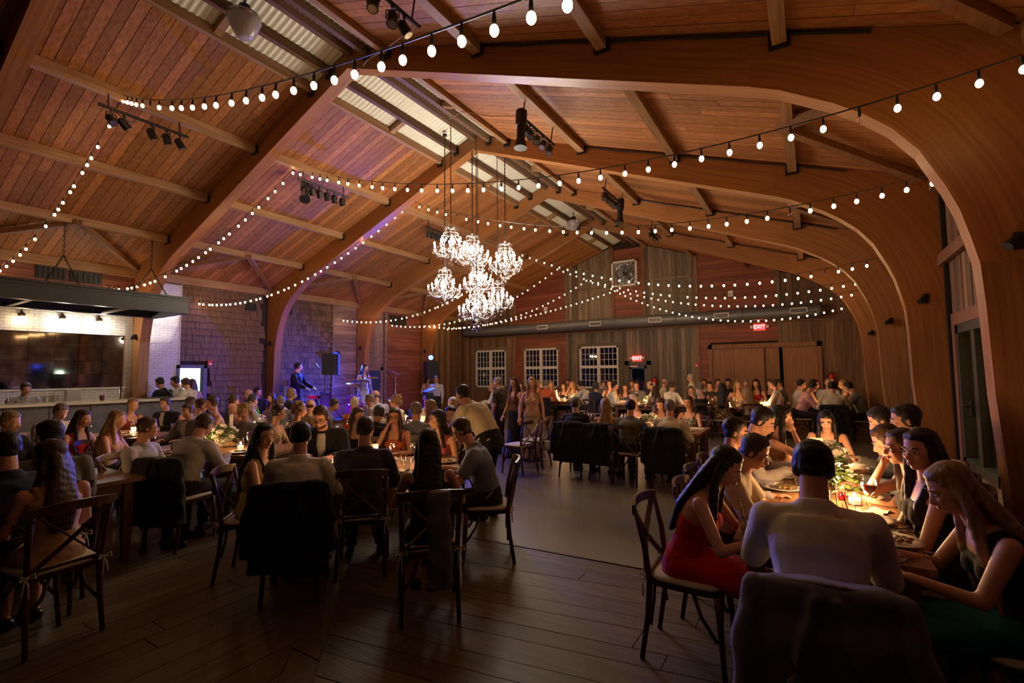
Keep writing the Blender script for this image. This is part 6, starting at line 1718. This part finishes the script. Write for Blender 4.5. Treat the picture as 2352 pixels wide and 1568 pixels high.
# ---------------------------------------------------------------- band
sg = MB(); sg.box((-5.85, 10.3, .15), (3.0, 6.0, .298)); o = sg.obj('stage_platform', mat('stage_black', (.02, .018, .02), .6)); props(o, 'low black stage platform along the shingle wall', 'stage', kind='structure')
SZ = .3
blk = M['black']
plast = mat('black_plastic', (.018, .018, .022), .45)
def speaker(x, y, z, rz, lab):
    r = thing('loudspeaker', lab, 'loudspeaker', (x, y, SZ), rz)
    MB().box((0, 0, z - SZ), (.46, .42, .58)).obj('cabinet', plast, r)
    m = MB(); m.box((0, -.213, z - SZ), (.42, .012, .54)); o = m.obj('grille', mat('speaker_grille', (.03, .03, .03), .8), r)
    MB().box((.12, -.222, z - SZ - .2), (.03, .004, .02)).obj('badge', M['chrome'], o)
    m = MB(); m.tube([(0, .02, .25), (0, .02, z - SZ - .29)], .02, 8); m.obj('pole', blk, r)
    for k in range(3):
        a = 2 * PI * k / 3; MB().tube([(0, .02, .55), (.42 * math.cos(a), .02 + .42 * math.sin(a), .015)], .013, 6).obj('leg', blk, r)
    return r
speaker(-5.5, 8.72, 1.98, -.75, 'black loudspeaker on a pole right of the keyboard player')
speaker(-5.6, 13.0, 1.85, -.5, 'black loudspeaker under the glowing blue lamp')
def stagelight(x, y, z, lab, lit):
    r = thing('stage_lamp', lab, 'stage lamp', (x, y, z))
    d = Vector((.55, -.75, -.3)).normalized()
    MB().tube([-d * .11, -d * .08, d * .06, d * .10], [.05, .085, .085, .095], 14).obj('housing', blk, r)
    o = MB().tube([d * .101, d * .106], .085, 14).obj('lens', emis('blue_lens', (.012, .03, 1), 60 if lit else 6), r)
    m = MB(); s = d.cross(Vector((0, 0, 1))).normalized() * .1; m.tube([s, s - Vector((0, 0, .14)), -s - Vector((0, 0, .14)), -s], .01, 6); m.obj('yoke', M['iron'], r)
    return r
stagelight(-5.6, 13.0, 2.30, 'glowing blue stage lamp on top of a loudspeaker', True)
r = stagelight(-7.15, 10.2, 2.36, 'round stage lamp on the wall above the loudspeaker, blue glow below', False)
MB().bar((-7.40, 10.2, 2.28), (-7.1, 10.2, 2.25), .04, .03).obj('wall_arm', blk, r)
lamp('blue_wash', 'SPOT', (-5.40, 12.72, 2.2), 2400, (.03, .07, 1), .08, (.18, -.9, -.25), 2.0, .6)
lamp('blue_kit', 'SPOT', (-6.96, 9.94, 2.26), 2200, (.03, .08, 1), .08, (.6, -.3, -.75), 2.0, .5)
lamp('violet_wall', 'SPOT', (-4.5, 7.9, .45), 200, (.2, .02, 1), .1, (-.8, .1, .18), 2.5, .8)
lamp('violet_wall', 'SPOT', (-4.6, 11.6, .45), 130, (.35, .05, 1), .1, (-.8, .1, .2), 2.5, .8)
r = thing('keyboard', 'red-backed stage keyboard lit blue in front of the player in black', 'keyboard', (-5.62, 8.5, SZ), -1.05)
MB().box((0, 0, .80), (1.0, .30, .09)).obj('case', mat('keyboard_red', (.4, .02, .03), .4), r)
m = MB(); m.box((0, -.02, .848), (.94, .15, .012)); m.obj('keys', M['white'], r)
m = MB()
for k in range(25): m.box((-.44 + k * .0367, .015, .858), (.014, .085, .012))
m.obj('black_keys', blk, r)
for s in (-1, 1): MB().bar((s * .35, 0, .02), (-s * .35, 0, .755), .03, .03).obj('stand_leg', blk, r)
def micstand(x, y, h, boom, lab, rz=0.0, m_=None):
    r = thing('microphone_stand', lab, 'microphone stand', (x, y, SZ), rz)
    MB().tube([(0, 0, .03), (0, 0, h)], .014, 7).obj('pole', m_ or M['chrome'], r)
    MB().lathe([(.001, 0), (.14, 0), (.13, .025), (.001, .035)], n=18).obj('base', blk, r)
    MB().tube([(boom * -.3, 0, h - .08), (boom, 0, h + .18)], .009, 6).obj('boom', m_ or M['chrome'], r)
    d = Vector((boom, 0, .26)).normalized(); e = Vector((boom, 0, h + .18))
    m = MB(); m.tube([e, e + d * .12], [.013, .018], 8); o = m.obj('microphone', blk, r); MB().ell(e + d * .14, (.026, .026, .026), 9, 7).obj('grille_ball', M['chrome'], o)
    return r
micstand(-5.2, 10.88, 1.45, -.38, 'chrome boom microphone stand shining blue right of the singer', .45)
micstand(-6.0, 8.9, 1.42, -.22, 'thin dark microphone stand by the keyboard', .3, blk)
micstand(-5.3, 9.25, 1.22, -.42, 'microphone boom bent over the drum kit left of the singer', .55)
micstand(-6.3, 11.9, 1.2, -.2, 'short dark microphone stand behind the saxophone', .4, blk)
# drum kit
r = thing('drum_kit', 'drum kit glittering in blue light in front of the singer', 'drum kit', (-5.35, 9.35, SZ), -.55)
Ry = rotm('X', PI / 2)
MB().lathe([(.001, -.18), (.27, -.18), (.28, -.17), (.28, .17), (.27, .18), (.001, .18)], (0, .05, .28), 24, Ry).obj('bass_drum', mat('drum_wrap', (.35, .03, .2), .3), r, True)
for i, (x_, y_, z_, R_, h_) in enumerate(((-.18, .02, .66, .15, .2), (.18, .02, .68, .15, .2), (.45, .3, .35, .2, .36), (-.42, .25, .52, .17, .13))):
    o = MB().lathe([(.001, -h_ / 2), (R_, -h_ / 2), (R_, h_ / 2), (.001, h_ / 2)], (x_, y_, z_), 20).obj('drum', mat('drum_shell', (.3, .04, .2), .3), r, True)
    MB().tube([(x_ + R_ * math.cos(t), y_ + R_ * math.sin(t), z_ + h_ / 2) for t in [2 * PI * k / 20 for k in range(21)]], .008, 5, False).obj('hoop', M['chrome'], o)
for x_, y_, z_, R_, ti in ((-.55, .1, 1.12, .22, .15), (.5, .15, 1.2, .24, -.2), (-.6, .4, .95, .17, 0), (.15, .5, 1.3, .2, .1)):
    MB().lathe([(.001, .02), (.04, .015), (R_, -.005), (R_, -.008), (.001, .0)], (x_, y_, z_), 24, rotm('Y', ti)).obj('cymbal', M['brass'], r, True)
    MB().tube([(x_, y_, .02), (x_, y_, z_)], .01, 6).obj('cymbal_stand', M['chrome'], r)
# saxophone on its stand
r = thing('saxophone', 'saxophone standing upright between singer and microphone, lit blue', 'saxophone', (-4.95, 10.15, SZ), .2)
MB().tube([(.0, 0, .98), (-.1, 0, 1.0), (-.12, 0, .95), (-.06, 0, .55), (-.03, 0, .3), (.03, 0, .2), (.12, 0, .22), (.15, 0, .35), (.19, 0, .55), (.23, 0, .62)], [.012, .012, .014, .026, .036, .042, .046, .05, .07, .10], 12).obj('horn', M['brass'], r, True)
m = MB()
for k in range(8): m.ell((-.09 + .007 * k, -.035, .85 - .075 * k), (.016, .01, .016), 8, 5)
m.obj('key_pads', M['chrome'], r, True)
for k in range(3):
    a = 2 * PI * k / 3; MB().tube([(.02, 0, .3), (.02 + .2 * math.cos(a), .2 * math.sin(a), .01)], .009, 5).obj('stand_leg', blk, r)
# music desks with the band emblem
ew = mat('emblem_white', (.75, .72, .75), .6); er = mat('emblem_red', (.65, .03, .05), .5); ey = mat('emblem_amber', (.8, .42, .2), .5)
def desk(x, y, rz, lab, h=.85):
    r = thing('music_desk', lab, 'music desk', (x, y, SZ), rz)
    m = MB(); m.box((0, 0, h / 2), (.52, .03, h)); m.bar((-.26, .2, h * .5), (-.26, .0, h * .5), .02, h * .9); m.bar((.26, .2, h * .5), (.26, .0, h * .5), .02, h * .9); m.obj('front', plast, r)
    m = MB(); m.bar((0, -.03, h - .02), (0, .26, h + .1), .54, .015); m.obj('shelf', plast, r)
    e = MB()
    for s in (-1, 1):
        for k in range(5):
            a = PI / 2 + s * (.22 + .23 * k); e.box((.165 * math.cos(a), -.018, h * .6 + .19 * math.sin(a)), (.032, .004, .05), rotm('Y', -(a - PI / 2)))
    for dz, w in ((-.17, .2), (-.22, .16)): e.box((0, -.018, h * .6 + dz), (w, .004, .024))
    e.obj('emblem_lettering', ew, r)
    m = MB(); m.ell((-.015, -.018, h * .6 + .0), (.06, .004, .115), 14, 8, rotm('Y', .25)); m.ell((-.03, -.018, h * .6 + .11), (.026, .004, .03), 10, 6); m.obj('emblem_figure', er, r)
    m = MB(); m.tube([(.012 + .075 * math.cos(t), -.02, h * .6 + .02 + .10 * math.sin(t)) for t in [-.9 + .25 * i for i in range(11)]], [.004] + [.014] * 9 + [.004], 6, True, .3); m.obj('emblem_crescent', ey, r)
    return r
desk(-5.25, 8.25, -.75, 'black music desk with arched white lettering and red emblem, by the drums', .95)
desk(-4.75, 11.75, -.55, 'black music desk with arched white lettering and red emblem, right of the microphone', .82)
# electric guitar on a stand, monitor wedges, music stand
r = thing('electric_guitar', 'electric guitar on a stand by the second arch, neck upright', 'guitar', (-6.75, 8.15, SZ), -.9)
m = MB(); loft(m, [(Vector((0, 0, .12)), .14, .022, Matrix.Identity(3)), (Vector((0, 0, .22)), .17, .024, Matrix.Identity(3)), (Vector((0, 0, .36)), .10, .024, Matrix.Identity(3)), (Vector((0, 0, .48)), .13, .02, Matrix.Identity(3)), (Vector((0, 0, .52)), .05, .02, Matrix.Identity(3))], 18); m.obj('body', mat('guitar_body', (.45, .3, .12), .25), r, True)
MB().bar((0, -.02, .5), (0, -.02, 1.08), .055, .025).obj('neck', mat('maple', (.6, .42, .25), .4), r); MB().bar((0, -.02, 1.08), (.015, -.01, 1.26), .085, .02).obj('headstock', mat('maple_head', (.62, .45, .28), .4), r)
m = MB(); m.tube([(-.1, -.08, .02), (-.08, -.05, .2), (-.02, .08, .45), (.08, -.05, .2), (.1, -.08, .02)], .01, 6); m.obj('stand', blk, r)
for x_, y_, rz, lab in ((-4.35, 9.6, .3, 'wedge monitor speaker at the stage edge before the saxophone'), (-4.4, 11.0, .3, 'wedge monitor speaker at the stage edge near the music desk')):
    r = thing('monitor_wedge', lab, 'monitor', (x_, y_, SZ), -.9 + rz); m = MB()
    m.add([(s * .28, y__, z__) for s in (-1, 1) for y__, z__ in ((-.2, 0), (.2, 0), (.2, .12), (-.05, .36), (-.2, .3))], [(0, 1, 2, 3, 4), (9, 8, 7, 6, 5), (0, 5, 6, 1), (1, 6, 7, 2), (2, 7, 8, 3), (3, 8, 9, 4), (4, 9, 5, 0)]); m.obj('cabinet', plast, r)
    m = MB(); m.bar((0, .185, .15), (0, -.03, .362), .5, .012); m.obj('grille', mat('wedge_grille', (.3, .3, .34), .6), r)

# ---------------------------------------------------------------- small wall things
redp = mat('alarm_red', (.6, .02, .02), .4)
def exitsign(x, z, lab):
    r = thing('exit_sign', lab, 'exit sign', (x, YB - .10, z))
    MB().box((0, .02, 0), (.34, .05, .22)).obj('housing', emis('exit_red', (1, .05, .04), 1.6), r)
    text('EXIT', .17, (0, -.009, .0), (PI / 2, 0, 0), emis('exit_letters', (1, .8, .75), 5), r, 'lettering', .002)
    for s in (-1, 1):
        o = MB().box((s * .235, .01, .01), (.08, .07, .09)).obj('emergency_lamp', M['white'], r)
    MB().box((0, .02, -.115), (.36, .06, .015)).obj('rim', M['white'], r)
exitsign(.43, 2.20, 'glowing red exit sign above the steel fire exit door')
exitsign(4.52, 3.13, 'glowing red exit sign high above the timber sliding doors')
lamp('exit_glow', 'POINT', (.43, YB - .3, 2.2), 1.0, (1, .06, .05), .1); lamp('exit_glow', 'POINT', (4.52, YB - .3, 3.13), 1.2, (1, .06, .05), .1)
for loc, rz, lab in (((-7.36, 6.42, 2.02), PI / 2, 'small red fire alarm on the shingles right of the lit doorway'), ((2.52, YB - .07, 1.92), 0, 'small red fire alarm left of the red siding, back wall')):
    r = thing('fire_alarm', lab, 'fire alarm', loc, rz); MB().box((0, 0, 0), (.11, .05, .14)).obj('box', redp, r); MB().box((0, -.03, -.02), (.06, .015, .05)).obj('strobe', M['white'], r)
for x_, z_, lab in ((1.06, 1.30, 'red fire extinguisher right of the steel exit door'), (6.42, 1.42, 'red fire extinguisher right of the timber sliding doors')):
    r = thing('fire_extinguisher', lab, 'extinguisher', (x_, YB - .14, z_))
    MB().lathe([(.001, -.26), (.075, -.25), (.078, -.2), (.078, .1), (.05, .16), (.022, .18), (.001, .19)], n=16).obj('cylinder', redp, r, True)
    MB().box((0, -.079, -.06), (.09, .004, .14)).obj('label_plate', M['white'], r)
    m = MB(); m.bar((-.02, 0, .21), (.1, 0, .24), .03, .02); m.bar((-.02, 0, .2), (.09, 0, .19), .025, .015); m.obj('handle', blk, r); m = MB(); m.tube([(-.02, 0, .2), (-.1, 0, .12), (-.1, 0, -.1)], .012, 6); m.obj('hose', blk, r)
    MB().box((0, .07, 0), (.05, .12, .06)).obj('bracket', blk, r)
# loose cable slung across the ridge
m = MB(); pts = [(-.2, 5.0, 6.45), (.6, 4.6, 6.28), (1.4, 4.2, 5.9), (2.3, 3.8, 5.6)]
m.tube(pts, .008, 5); o = m.obj('power_cable', M['pur']); props(o, 'thin cable slung under the ridge to the top-edge light bar', 'cable')
m = MB(); m.tube([(.5, 6.6, 6.33), (1.1, 6.2, 6.1), (1.8, 6.0, 5.72), (2.4, 5.95, 5.52)], .007, 5); o = m.obj('power_cable', M['pur']); props(o, 'thin cable slung from ridge to the right-hand light bar', 'cable')

finish_labels()
bpy.data.scenes.remove(TMP)
for me in list(bpy.data.meshes):
    if me.users == 0: bpy.data.meshes.remove(me)
